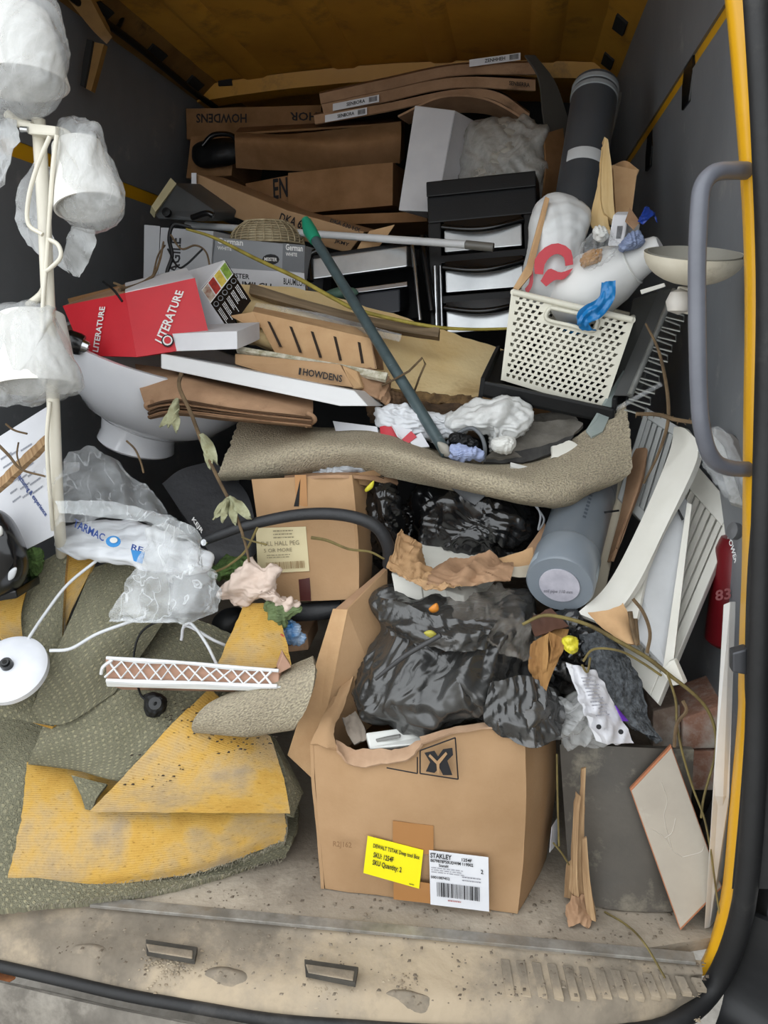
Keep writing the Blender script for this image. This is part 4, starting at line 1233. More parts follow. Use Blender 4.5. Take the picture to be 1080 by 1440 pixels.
# small clutter
t, pl = pbox('grey_gift_box', (868, 312, .52), (900, 315, .54), (865, 336, .52), (.0, .05, .01), M('light_grey_card', 'b5b3b0', .6), None, .002)
tag(t, 'small light grey card box on top of the basket rubbish', 'box')
t, pl = pbox('pill_packet', (862, 302, .50), (884, 302, .50), (854, 346, .48), (.01, .03, .01), whitecard, None, .003)
tag(t, 'slim white packet with a bar code leaning on the grey card box', 'packet')
bars('bar_code', pl, [(868, 318), (876, 318), (873, 336), (866, 336)], ink, t, seed=4)
tag(prism('dark_card', [(880, 310, .47), (886, 292, .49), (900, 312, .48), (892, 322, .47)], .003, kraftold, None, 0), 'dark triangular card scrap pointing up beside the packets', 'scrap')
tag(sheet('blue_ribbon', [[(897, 312, .46), (904, 315, .46)], [(904, 298, .45), (916, 305, .46)], [(910, 290, .46), (920, 300, .47)], [(914, 295, .47), (924, 313, .47)]], M('deep_blue_film', '1f3f9a', .3), None, 8, 14, .002, amp=.006, sc=40, kind='bag'), 'small dark blue plastic ribbon above the white spout', 'ribbon')
tag(pillow('blue_glove', [(870, 345), (885, 330), (900, 326), (905, 340), (892, 350), (876, 354)], .47, .02, M('blue_grey_nitrile', '8c98b4', .5, '6f7c9c'), None, amp=.012, sc=35), 'crumpled grey-blue glove beside the white spout', 'glove')
tag(pillow('clear_wrapper', [(818, 345), (838, 325), (862, 330), (870, 352), (850, 372), (820, 376)], .47, .035, clearfilm, None, amp=.015, sc=28), 'crumpled clear wrapper on the swirl printed cushion pack', 'wrapper')
tag(pillow('orange_peel', [(816, 366), (836, 350), (848, 355), (840, 368), (822, 375)], .48, .012, M('tan_peel', 'b98a4a', .7, '8f6636'), None, amp=.006, sc=40), 'tan scrap of wrapping inside the clear wrapper', 'scrap')
tag(pillow('paper_cup', [(835, 322), (848, 318), (856, 330), (846, 340), (836, 336)], .48, .02, white, None, amp=.004, sc=30), 'small crushed white paper cup behind the clear wrapper', 'cup')
# clear angle bead
t = tag(prism('plastic_channel', [(884, 508, .55), (892, 508, .55), (848, 606, .41), (832, 614, .40), (824, 605, .40)], .006, M('clear_channel', 'a9b3b0', .2, '96a3a0', alpha=.7), None, .001), 'clear plastic angle channel propped against the basket tray', 'channel')
slab('channel_flange', [(884, 508, .55), (824, 605, .40), (838, 592, .42), (888, 512, .56)], .003, MATS['clear_channel'], t)
tag(tube('clear_rod', [(838, 592, .46), (890, 562, .44), (930, 540, .42)], .005, clearfilm, None, 8), 'clear plastic rod poking out over the beige carpet', 'rod')

# rubbish lying in the carpet hollow
tag(sheet('cardboard_flap', [[(606, 560, .60), (690, 572, .58), (776, 556, .54)], [(605, 585, .56), (690, 590, .54), (778, 583, .50)]], kraftd, None, 16, 8, .005, amp=.003), 'plain brown cardboard flap below the foam board', 'cardboard')
tag(sheet('soil_debris', [[(525, 556, .55), (600, 566, .55), (660, 570, .56)], [(520, 590, .48), (600, 600, .48), (680, 612, .48)]], M('dark_soil', '5b4734', .95, '3a2c1f', 30, .8, 80), None, 20, 10, .01, amp=.01, sc=30), 'dark soil and bark crumbs along the foam edge', 'soil')
bpy.data.objects['soil_debris']['kind'] = 'stuff'
tag(pillow('white_carrier_bag', [(532, 575), (560, 568), (600, 580), (650, 590), (655, 610), (610, 622), (560, 610), (535, 598)], .44, .03, whitebag, None, amp=.018, sc=18), 'crumpled white carrier bag under the teal handle', 'bag')
tag(pillow('clear_carrier_bag', [(630, 590), (660, 572), (700, 560), (730, 562), (748, 590), (738, 612), (720, 618), (725, 632), (690, 636), (695, 615), (660, 606), (640, 606)], .43, .045, filmmat('cloudy_film', 'dadbd9', .72, .3, lo=.6), None, amp=.018, sc=18), 'puffy cloudy plastic bag in the carpet hollow', 'bag')
t = thing('red_white_packet', 'torn red and white printed packet beneath the white carrier bag', 'packet')
sheet('white_panel', [[(468, 592, .46), (530, 600, .43)], [(472, 606, .44), (534, 618, .41)]], paper, t, 8, 6, .01)
sheet('red_panel', [[(534, 600, .42), (555, 596, .42)], [(536, 620, .40), (565, 622, .40)]], redp, t, 8, 6, .006, amp=.004)
sheet('white_fold', [[(550, 596, .41), (580, 604, .41)], [(560, 612, .39), (572, 622, .39)]], paper, t, 6, 6, .004)
sheet('red_stripe', [[(565, 618, .388), (578, 606, .395)], [(574, 624, .385), (586, 614, .39)]], redp, t, 6, 6, .004)
sheet('white_tail', [[(575, 618, .39), (592, 608, .4)], [(582, 630, .38), (604, 628, .39)]], paper, t, 6, 6, .004)
tag(pillow('nitrile_glove', [(630, 632), (645, 625), (665, 630), (680, 634), (676, 646), (650, 648), (634, 645)], .36, .02, M('pale_blue_nitrile', 'a5b0d0', .55, '8d99bd'), None, amp=.01, sc=40), 'crumpled pale blue nitrile glove by the end of the teal handle', 'glove')
t = thing('safety_goggles', 'clear goggles with a dark strap beside the blue glove', 'goggles')
tube('strap', [(628, 625, .38), (640, 612, .38), (662, 602, .37), (676, 612, .36), (682, 630, .36), (680, 648, .37)], .004, M('grey_strap', '606468', .5), t, 8)
pillow('lens', [(632, 612), (645, 608), (668, 618), (672, 630), (650, 630), (634, 624)], .375, .015, black, t, amp=.003, sc=40)
tag(pillow('plastic_beaker', [(693, 618), (718, 614), (726, 626), (716, 638), (694, 634)], .36, .02, white, None, amp=.002, sc=30), 'small white plastic beaker next to the cloudy bag', 'beaker')
slate = M('grey_felt', '6e6a63', .95, '57534c', 20, .5, 80)
t = thing('roofing_felt', 'stack of grey roofing felt scraps on the carpet', 'felt')
sheet('felt_layer', [[(690, 605, .44), (750, 592, .46), (812, 590, .46)], [(700, 628, .40), (755, 618, .42), (818, 600, .44)], [(680, 645, .37), (740, 640, .38), (790, 622, .41)]], slate, t, 24, 16, .008, amp=.008, sc=16, rag=.006)
sheet('felt_layer', [[(690, 640, .385), (750, 630, .39), (806, 612, .42)], [(680, 650, .37), (742, 648, .375), (800, 626, .40)]], M('charcoal_felt', '3b3a38', .9, '2b2a29', 40, .5, 80), t, 20, 8, .008, amp=.006, sc=20, rag=.005)
sheet('felt_layer', [[(745, 585, .50), (790, 575, .50)], [(760, 600, .47), (815, 590, .46)]], slate, t, 10, 8, .006, amp=.01, sc=22, rag=.006)
tag(sheet('white_fragment', [[(778, 628, .385), (800, 620, .40), (816, 627, .40)], [(775, 644, .375), (795, 642, .38), (814, 634, .39)]], whitepaint, None, 10, 6, .008, rag=.005), 'white broken plaster fragment beside the felt scraps', 'fragment')
t = thing('tile_trim', 'white plastic trim piece lying on the carpet roll', 'trim')
sheet('trim_bar', [[(718, 650, .345), (788, 668, .345)], [(718, 656, .335), (784, 673, .335)]], white, t, 10, 3, .005)
sheet('trim_shadow', [[(738, 658, .335), (780, 664, .34)], [(735, 666, .325), (770, 674, .33)]], M('plain_grey', '7a7975', .5), t, 8, 3, .004)  # grey strip standing in for the shadow under the trim bar

# bramble stem lying over everything, black wires
t = thing('bramble_stem', 'long yellow-green bramble stem trailing across the cartons', 'stem')
tube('stem', [(262, 322, .82), (300, 334, .82), (360, 364, .78), (420, 392, .72), (470, 420, .68), (510, 438, .66), (600, 458, .68), (660, 463, .72), (720, 462, .74)], [.003, .0045, .005, .0045, .004, .003], M('yellow_stem', 'a99a45', .7, '857830', 30), t, 8)
t = thing('cable_tangle', 'tangled black twine hanging in front of the pale grey carton', 'twine')
tube('strand', [(268, 320, .84), (245, 316, .83), (238, 335, .82), (242, 360, .81), (235, 385, .80), (244, 400, .80)], .005, black, t, 7)
tube('strand', [(240, 330, .82), (255, 350, .81), (275, 345, .81), (290, 355, .81), (296, 380, .8)], .0025, twig, t, 6)
tube('strand', [(236, 350, .81), (250, 375, .8), (262, 372, .8), (285, 350, .81)], .0025, black, t, 6)
t = thing('dry_branch', 'dry branching twig with a pale leaf behind the red carton', 'twig')
tube('stem', [(168, 408, .50), (195, 400, .56), (215, 388, .60), (225, 365, .64), (230, 340, .68)], [.004, .004, .003, .002], twig, t, 7)
tube('side_shoot', [(160, 398, .55), (185, 405, .55), (212, 390, .60)], .003, twig, t, 6)
tube('side_shoot', [(215, 388, .60), (222, 360, .65), (232, 345, .68)], .002, twig, t, 6)
tag(tube('cable_tie', [(145, 396, .46), (160, 408, .44), (172, 424, .43)], .0025, black, None, 6), 'black cable tie sticking out over the red carton', 'cable tie')

# ================================================================ LEFT SIDE: LAMP, BASIN, BAGS
shade = M('white_lampshade', 'dedcd6', .7, 'd6d4ce', sub=.1)
lamp = thing('floor_lamp', 'white multi-arm floor lamp with bagged shades at the left edge', 'floor lamp')
pole = tube('pole', [(54, 168, .12), (62, 300, .11), (68, 430, .10), (75, 570, .10), (80, 690, .125), (84, 745, .17), (88, 800, .28), (90, 880, .32), (92, 960, .36)], .0105, ivory, lamp, 14, steps=40)
prism('joint_block', [(38, 172, .09), (78, 177, .09), (78, 191, .09), (38, 188, .09)], .03, ivory, lamp, .003)
tube('joint_screw', [(30, 182, .09), (40, 183, .09)], .005, chrome, lamp, 8, straight=True)
tube('arm', [(75, 184, .11), (92, 188, .12), (106, 205, .13)], .007, ivory, lamp, 10)
tube('arm', [(45, 178, .10), (25, 172, .10), (10, 160, .10)], .007, ivory, lamp, 10)
tube('arm', [(66, 400, .11), (58, 415, .12), (40, 430, .12)], .007, ivory, lamp, 10)
for pts in ([(70, 192, .085), (52, 235, .08), (40, 280, .08), (40, 315, .08), (60, 330, .08)], [(80, 190, .085), (74, 240, .085), (70, 300, .085), (66, 360, .085), (60, 440, .085), (62, 540, .085)],
            [(66, 335, .085), (82, 345, .085), (85, 362, .085), (70, 378, .085), (62, 382, .085)], [(70, 565, .085), (66, 620, .085), (70, 690, .105), (74, 745, .15)]):
    tube('cable', pts, .0035, ivory, lamp, 8)
def bagged(top, bot, r0, r1, outline, y, bulge, seed, tail=None):
    a, b = Q(top), Q(bot)
    ax = b-a; L = np.linalg.norm(ax)
    lathe('shade', [(r0*.96, .001), (r0, 0), (r1, L), (r1-.003, L), (r0-.003, .004)], a, ax, shade, lamp, 40)
    lathe('bulb_holder', [(0, 0), (.018, 0), (.018, .05), (0, .05)], a, ax, white, lamp, 16)
    g = pillow('plastic_bag', outline, y, bulge, whitefilm, lamp, amp=.0045, sc=16, seed=seed, n=110, rings=30, fold=(ax+V3(0, 0, .2)))
    for tl in tail or []:
        sheet('bag_tail', tl, whitefilm, lamp, 12, 14, .001, amp=.008, sc=18, kind='bag', seed=seed)
bagged((20, 20, .11), (30, 118, .10), .050, .070, [(-60, 20), (-30, -25), (30, -25), (70, -5), (86, 30), (97, 75), (92, 110), (88, 135), (60, 165), (20, 170), (-30, 160), (-60, 110)], .11, .085, 1,
       [[[(-10, 165, .10), (22, 168, .09)], [(-12, 210, .10), (25, 195, .09)], [(-10, 250, .10), (14, 225, .09)], [(-8, 270, .10), (6, 260, .10)]]])
bagged((108, 205, .14), (126, 292, .12), .038, .054, [(80, 200), (78, 178), (96, 164), (120, 166), (138, 178), (145, 205), (160, 235), (174, 270), (176, 300), (160, 318), (130, 328), (100, 318), (78, 300), (70, 285), (72, 240)], .13, .065, 2,
       [[[(100, 318, .13), (135, 324, .13)], [(92, 345, .13), (134, 345, .13)], [(88, 370, .14), (122, 372, .14)], [(104, 388, .14), (112, 390, .14)]],
        [[(48, 225, .15), (70, 235, .15)], [(25, 270, .15), (68, 290, .15)], [(22, 310, .16), (72, 330, .15)], [(40, 345, .16), (95, 385, .15)]]])
bagged((45, 445, .13), (52, 545, .10), .052, .068, [(-20, 450), (0, 430), (40, 422), (75, 428), (78, 450), (100, 490), (116, 530), (112, 552), (70, 566), (20, 570), (-15, 565), (-30, 520)], .12, .08, 3)

# white basin
t = thing('wash_basin', 'white ceramic wash basin tipped on its side at the left', 'basin')
ax = unit(V3(.30, -.06, .9))
c = Q((232, 515, .62))
prof = [(.02, -.155), (.10, -.150), (.155, -.120), (.20, -.07), (.225, -.02), (.235, .02), (.236, .03), (.224, .03), (.205, -.02), (.17, -.075), (.10, -.115), (.0, -.125)]
lathe('bowl', prof, c, ax, ceramic, t, 64, sx=1.0, smooth=.9)
b0 = c-ax*.147+V3(-.02, -.02, 0)
lathe('foot', [(.0, -.05), (.085, -.05), (.09, -.045), (.085, -.02), (.09, .01)], b0, ax, ceramic, t, 48)

# printed letter sheet, splinter, kettle at the far left edge
t = thing('printed_letter', 'white printed letter sheets with blue heading leaning at the left edge', 'paper')
q = [(-30, 632, .24), (66, 572, .24), (92, 745, .18), (38, 772, .17), (-30, 690, .19)]
pl = plane_of(Q(q[0]), Q(q[1]), Q(q[2]))
prism('sheet', [onplane(pl, p[0], p[1]) for p in q], .002, paper, t, 0, world=True)
text('manufacturing & experience', pl, [(20, 652), (68, 722), (63, 728), (15, 660)], inkb, t)
for k in range(3):
    fineprint('fine_print', pl, [(0+k*14, 640-k*6), (16+k*14, 630-k*6), (36+k*14, 700-k*6), (20+k*14, 712-k*6)], M('grey_print', '9a9da6', .8), t, rows=6, seed=k, fill=.2)
tag(sheet('wood_splinter', [[(-20, 690, .16), (62, 612, .17)], [(-20, 706, .15), (66, 622, .16)]], splinter, None, 20, 4, .01, amp=.003, sc=50), 'pale split wood splinter lying over the printed letter', 'splinter')
t = thing('dry_branch', 'thin bare twig in front of the printed letter', 'twig')
tube('stem', [(-10, 618, .14), (12, 640, .14), (30, 660, .14), (64, 670, .14)], [.003, .0025, .002], twig, t, 6)
tube('side_shoot', [(8, 596, .15), (20, 605, .15), (38, 610, .15)], .002, twig, t, 6)
tube('side_shoot', [(30, 660, .14), (24, 640, .14), (26, 622, .14)], .0015, twig, t, 6)
t = thing('black_kettle', 'glossy black round kettle cut off by the left edge', 'kettle')
o = pillow('body', [(-40, 735), (-10, 716), (14, 726), (30, 752), (41, 785), (36, 815), (15, 838), (-20, 845), (-50, 800)], .13, .08, blackgl, t, n=60)
pillow('logo_mark', [(12, 805), (20, 798), (24, 800), (20, 812), (12, 816)], .055, .003, M('silver_print', 'b4b6b8', .4), t, n=24, rings=5)
pillow('switch', [(-8, 742), (2, 740), (4, 752), (-6, 756)], .06, .008, white, t, n=24, rings=6)
prism('base', [(-40, 836, .09), (22, 830, .10), (24, 842, .10), (-40, 852, .09)], .09, blackgl, t, .004)
tag(pillow('moss_tuft', [(38, 775), (55, 770), (62, 790), (52, 808), (38, 806)], .19, .02, M('green_moss', '4f6a33', .9, '35491f', 60, .8, 120), None, amp=.012, sc=50), 'small tuft of green moss beside the black kettle', 'moss')

# black office chair pieces
t = thing('office_chair', 'black office chair with a curved tubular arm in the middle of the load', 'chair')
matb = M('black_leatherette', '2b2c2f', .5, '222326', 6, .3, 90)
sheet('seat_panel', [[(228, 680, .40), (255, 660, .42), (300, 648, .44)], [(255, 720, .34), (300, 710, .36), (345, 690, .40)], [(290, 770, .28), (330, 765, .30), (360, 740, .34)], [(305, 800, .27), (345, 790, .28), (368, 770, .32)]], matb, t, 20, 20, .03, amp=.002)
tube('arm_rest', [(284, 762, .205), (310, 752, .205), (350, 738, .21), (420, 724, .22), (480, 724, .22), (525, 738, .22), (545, 765, .23), (547, 795, .25)], [.008, .009, .0105, .0112, .0115, .0118, .012], M('black_foam_grip', '26272a', .55, '1e1f21', 10, .2, 200), t, 14)
lathe('arm_bolt', [(0, 0), (.006, 0), (.006, .004), (0, .005)], Q((288, 763, .188)), (-.2, -1, .3), chrome, t, 12)
tube('lower_rail', [(392, 862, .26), (440, 860, .26), (480, 855, .27)], .0175, MATS['black_foam_grip'], t, 14)
pl = plane_of(Q((255, 720, .335)), Q((300, 710, .355)), Q((290, 770, .275)))
text('KEJR', pl, [(274, 730), (288, 750), (284, 755), (270, 736)], inkw, t, off=.008)
tag(pillow('shadowed_bin', [(300, 870), (320, 855), (345, 860), (345, 900), (310, 912), (296, 900)], .30, .05, black, None), 'black rounded bin lid half hidden behind the foam underlay piece', 'bin lid')
tag(pillow('soil_and_moss', [(295, 800), (320, 785), (355, 785), (350, 806), (325, 815), (300, 812)], .24, .025, MATS['green_moss'], None, amp=.012, sc=45), 'dark green weeds behind the pink tissue', 'weeds')

# brown carton in the middle
t = thing('labelled_carton', 'battered brown carton with a paper parcel label in the middle', 'box')
q = [(354, 674, .30), (495, 668, .28), (505, 842, .24), (378, 846, .25)]
sheet('front_panel', [[(354, 674, .30), (420, 671, .29), (495, 668, .28)], [(366, 760, .275), (430, 758, .26), (503, 756, .26)], [(378, 846, .25), (440, 845, .245), (505, 842, .24)]], kraft, t, 24, 24, .006, amp=.003, sc=10)
sheet('side_panel', [[(495, 668, .28), (518, 664, .36)], [(503, 756, .26), (524, 745, .34)], [(505, 842, .24), (522, 826, .32)]], kraft, t, 8, 20, .006, amp=.003)
sheet('top_flap', [[(400, 668, .36), (470, 660, .38), (555, 655, .40)], [(400, 672, .30), (490, 668, .28), (560, 680, .36)]], kraftold, t, 12, 8, .006, amp=.004)
sheet('top_flap', [[(490, 668, .29), (540, 658, .36)], [(500, 680, .30), (550, 690, .36)]], kraft, t, 8, 8, .005, amp=.003)
sheet('back_panel', [[(370, 672, .50), (530, 660, .50)], [(380, 800, .46), (530, 790, .46)]], kraftd, t, 8, 8, .006)
pl = plane_of(Q(q[0]), Q(q[1]), Q(q[2]))
tape = M('brown_tape', '7a3a20', .35, '6c3119')
decal('tape', pl, [(421, 806), (437, 806), (439, 844), (424, 844)], M('maroon_tape', '4a1f1c', .4), t, off=.006)
decal('tape', pl, [(416, 668), (432, 668), (434, 712), (418, 712)], M('amber_tape', 'a87438', .35), t, off=.005)
decal('torn_notch', pl, [(424, 674), (422, 712), (415, 712)], dark, t, off=.006)
lab = [(363, 742), (433, 740), (438, 802), (366, 806)]
lb = decal('parcel_label', pl, lab, M('aged_label', 'd3c7a2', .8, 'c8ba92'), t, off=.010)
labink = M('faded_ink', '8a7f66', .8)
text('FULL HALL PEG', pl, lerpq(lab, .1, .3, .85, .4), labink, lb, off=.013, bold=0)
text('5 OR MORE', pl, lerpq(lab, .15, .46, .7, .54), labink, lb, off=.013, bold=0)
fineprint('fine_print', pl, lerpq(lab, .35, .04, .95, .26), labink, lb, rows=3, off=.013, fill=.3)
fineprint('fine_print', pl, lerpq(lab, .2, .58, .9, .68), labink, lb, rows=2, off=.013, fill=.3)
bars('bar_code', pl, lerpq(lab, .18, .76, .92, .92), M('faded_bar_ink', '9a7f58', .8), lb, off=.013)
tag(pillow('grey_carrier_bag', [(440, 660), (455, 648), (480, 650), (520, 655), (530, 664), (490, 672), (445, 672)], .36, .02, M('grey_white_bag', 'b9bdc2', .4, 'a5a9ae', 5, .5, 30), None, amp=.008, sc=30), 'grey-white plastic bag poking out of the middle carton', 'bag')

# clear bags and cement bag
t = thing('cement_bag', 'white cement bag with blue printing under the clear polythene', 'bag')
o = pillow('sack', [(75, 755), (100, 735), (170, 735), (230, 745), (290, 775), (295, 800), (240, 812), (190, 795), (130, 785), (85, 778)], .20, .034, whitebag, t, ky=-.09, amp=.008, sc=18, n=100, rings=26)
pl = plane_of(Q((90, 748, .150)), Q((200, 790, .125)), Q((200, 755, .160)))
text('TARMAC', pl, [(150, 764), (106, 737), (112, 728), (156, 754)][0:0] or [(107, 731), (150, 754), (147, 764), (104, 743)], inkb, t, off=.006)
ring = [(161, 764, 10.5, 8), (161, 764, 6, 4.5)]
d = decal('round_logo', pl, [(161+10.5*math.cos(a*.3927), 764+8*math.sin(a*.3927)) for a in range(16)], inkbl, t, off=.006)
decal('logo_hole', pl, [(162+5.5*math.cos(a*.3927), 763+4*math.sin(a*.3927)) for a in range(16)], white, t, off=.008)
decal('blue_panel', pl, [(186, 776), (206, 780), (202, 796), (190, 792)], inkbl, t, off=.008)
text('RE', pl, [(188, 768), (204, 773), (202, 780), (186, 776)], inkb, t, off=.008)
t = thing('polythene_bag', 'large clear polythene bag draped over the cement bag and carpet', 'bag')
sheet('upper_film', [[(88, 645, .22), (125, 628, .24), (150, 640, .24), (170, 650, .25)], [(85, 700, .17), (140, 680, .20), (190, 690, .21), (230, 710, .22)], [(76, 745, .13), (150, 725, .15), (220, 740, .16), (270, 760, .18)]], clearfilm, t, 40, 30, .001, amp=.016, sc=12, kind='bag', seed=1)
sheet('front_film', [[(78, 705, .10), (140, 705, .11), (210, 715, .12), (262, 738, .13), (285, 775, .14)], [(84, 722, .09), (150, 728, .10), (225, 738, .10), (268, 765, .11), (290, 800, .12)]], filmmat('folded_film', 'd6dadb', .26, .12), t, 40, 10, .001, amp=.010, sc=16, kind='bag', seed=2)
sheet('hanging_film', [[(205, 742, .12), (240, 738, .11), (280, 768, .12), (292, 800, .13)], [(185, 800, .09), (230, 800, .085), (270, 815, .09), (300, 820, .12)], [(155, 868, .07), (205, 870, .065), (260, 868, .07), (312, 830, .11)], [(157, 872, .07), (210, 874, .065), (262, 876, .07), (308, 862, .10)]], filmmat('hanging_polythene', 'd9dcdd', .3, .12), t, 40, 40, .001, amp=.014, sc=14, kind='bag', seed=3)
sheet('back_film', [[(215, 760, .17), (290, 790, .18)], [(165, 865, .11), (305, 860, .15)]], clearfilm, t, 30, 30, .001, amp=.012, sc=14, kind='bag', seed=4)
sheet('bag_tail', [[(62, 660, .12), (80, 650, .12), (112, 650, .16)], [(66, 690, .11), (85, 672, .11), (110, 662, .15)]], clearfilm, t, 16, 8, .001, amp=.01, sc=20, kind='bag', seed=5)

# tissue
tag(pillow('pink_tissue', [(308, 828), (325, 808), (345, 793), (375, 797), (392, 800), (390, 830), (405, 845), (424, 852), (412, 862), (385, 852), (365, 842), (340, 850), (322, 846)], .19, .025, M('pale_pink_paper', 'd2c0b3', .85, 'c4b0a2', 10), None, amp=.018, sc=22, n=80), 'crumpled pale pink tissue below the middle carton', 'tissue')
tag(pillow('green_leaves', [(372, 850), (395, 848), (425, 855), (408, 868), (395, 888), (380, 880)], .18, .012, M('dull_green_leaf', '6d8055', .8, '4c5a38', 20), None, amp=.008, sc=40), 'wilted green leaves under the pink tissue', 'leaves')
tag(pillow('blue_white_wrapper', [(392, 888), (410, 872), (425, 890), (428, 905), (400, 905)], .21, .015, M('white_blue_print', 'b9c6d2', .5, '3f7fb8', 30), None, amp=.01, sc=40), 'small blue and white wrapper behind the underlay piece', 'wrapper')
tag(tube('red_twine', [(374, 885, .16), (378, 905, .16), (384, 890, .16), (388, 908, .16), (394, 893, .16), (400, 896, .16)], .002, M('red_twine', 'b5493c', .8), None, 6), 'loop of red twine on the carpet underlay piece', 'twine')
t, pl = pbox('small_brown_box', (400, 896, .27), (432, 892, .27), (402, 918, .265), (0, .08, .01), kraftold, None, .003)
tag(t, 'small brown box end with black letters in the gap', 'box')
text('ENS', pl, [(402, 900), (421, 899), (421, 907), (402, 908)], ink, t)

# ================================================================ CARPET HEAP, FRONT LEFT
t = thing('folded_carpet', 'green patterned carpet with yellow backing folded in a heap at the front left', 'carpet')
sheet('base_layer', [[(-90, 1000, .16), (60, 1000, .18), (220, 1050, .20), (420, 1100, .24)], [(-90, 1120, .03), (60, 1120, .08), (220, 1150, .12), (420, 1150, .16)],
                     [(-90, 1230, -.06), (40, 1220, -.03), (220, 1215, .04), (410, 1185, .11)], [(-90, 1287, 'z', .012), (40, 1275, 'z', .012), (220, 1252, 'z', .012), (402, 1206, 'z', .012)]], carpet, t, 60, 50, .012, amp=.004, sc=9, rag=.004, ragsc=90)
sheet('middle_layer', [[(45, 1080, .10), (180, 1090, .13), (300, 1100, .15), (402, 1110, .17)], [(20, 1190, .0), (150, 1190, .04), (290, 1185, .08), (404, 1160, .12)], [(12, 1252, -.045), (120, 1250, -.02), (280, 1232, .04), (400, 1190, .095)]], carpet, t, 50, 30, .010, amp=.003, sc=9, rag=.004, ragsc=90)
sheet('backing_fold', [[(38, 1072, .10), (120, 1080, .11), (260, 1090, .12), (392, 1100, .14)], [(30, 1150, .02), (140, 1150, .03), (270, 1150, .055), (400, 1140, .09)],
                       [(14, 1222, -.045), (130, 1225, -.02), (280, 1205, .025), (402, 1165, .085)], [(8, 1246, -.05), (120, 1246, -.03), (280, 1226, .025), (400, 1182, .085)]], backing, t, 60, 40, .009, amp=.003, sc=8, rag=.004, ragsc=90, backmat=carpet)
sheet('top_fold', [[(100, 880, .24), (190, 865, .26), (270, 870, .26), (345, 900, .24)], [(85, 960, .16), (180, 950, .16), (260, 950, .16), (330, 970, .17)], [(55, 1035, .085), (150, 1045, .075), (225, 1040, .08), (270, 1030, .11)], [(40, 1072, .075), (110, 1082, .055), (180, 1095, .05), (232, 1100, .07)], [(46, 1076, .095), (110, 1087, .08), (180, 1099, .075), (228, 1102, .085)]],
      carpet, t, 60, 60, .010, amp=.006, sc=7, rag=.002, ragsc=80)
sheet('turned_corner', [[(295, 968, .135), (320, 990, .13), (350, 1018, .125), (380, 1035, .125)], [(240, 1020, .075), (285, 1040, .07), (335, 1058, .075), (392, 1072, .10)], [(180, 1085, .035), (250, 1098, .035), (320, 1100, .045), (402, 1108, .075)], [(126, 1141, .02), (210, 1143, .02), (310, 1143, .03), (408, 1144, .06)]],
      backing, t, 50, 50, .010, amp=.003, sc=9, backmat=carpet, rag=.002)
sheet('corner_underside', [[(378, 1032, .14), (388, 1038, .15)], [(400, 1080, .11), (424, 1108, .13)], [(404, 1130, .085), (424, 1120, .12)], [(404, 1145, .075), (412, 1148, .09)]], carpet, t, 10, 24, .008, rag=.003)
sheet('notch_fold', [[(100, 1090, .062), (150, 1102, .062)], [(112, 1115, .045), (138, 1118, .045)], [(118, 1136, .035), (128, 1140, .035)]], carpet, t, 8, 10, .006, rag=.004)
sheet('left_drape', [[(-60, 850, .18), (0, 840, .20), (45, 800, .22), (95, 768, .25)], [(-60, 900, .12), (0, 900, .14), (45, 890, .16), (88, 880, .18)], [(-60, 985, .06), (0, 985, .07), (45, 990, .09), (90, 1000, .12)], [(-60, 1002, .055), (0, 1008, .06), (45, 1016, .075), (75, 1022, .09)]], carpet, t, 40, 40, .010, amp=.005, sc=8, backmat=backing)
sheet('yellow_strip', [[(88, 768, .26), (140, 768, .26)], [(88, 830, .22), (128, 800, .23)], [(92, 880, .20), (100, 860, .21)]], backing, t, 12, 14, .006)
sheet('yellow_strip', [[(-20, 842, .16), (42, 812, .20)], [(-20, 870, .13), (30, 860, .165)], [(5, 900, .12), (32, 900, .145)]], backing, t, 12, 14, .006, amp=.003)
sheet('middle_drape', [[(130, 800, .24), (175, 785, .25), (230, 790, .25)], [(100, 870, .17), (150, 850, .19), (240, 850, .22)], [(60, 960, .10), (120, 930, .12), (220, 890, .19)], [(40, 1008, .08), (90, 1018, .09), (160, 975, .13)]], carpet, t, 40, 40, .010, amp=.006, sc=8)
t = tag(sheet('carpet_offcut', [[(360, 962, .10), (400, 940, .115), (440, 922, .13)], [(300, 985, .06), (370, 965, .065), (442, 940, .08)], [(272, 1012, .045), (350, 1000, .045), (436, 985, .06)], [(272, 1030, .055), (345, 1032, .055), (415, 1024, .065)], [(285, 1030, .09), (350, 1036, .09), (415, 1026, .10)]], plaincarpet, None, 40, 40, .010, amp=.002, sc=12, rag=.003), 'short curled beige-green carpet offcut on the yellow backing', 'carpet')
t = tag(sheet('foam_underlay', [[(342, 850, .19), (370, 848, .19), (388, 852, .19)], [(325, 890, .15), (365, 890, .15), (402, 900, .155)], [(305, 936, .11), (360, 940, .11), (410, 938, .12)]], backing, None, 24, 24, .012, amp=.004, sc=20, rag=.003), 'tapered piece of yellow ribbed underlay standing behind the pink trim', 'underlay')
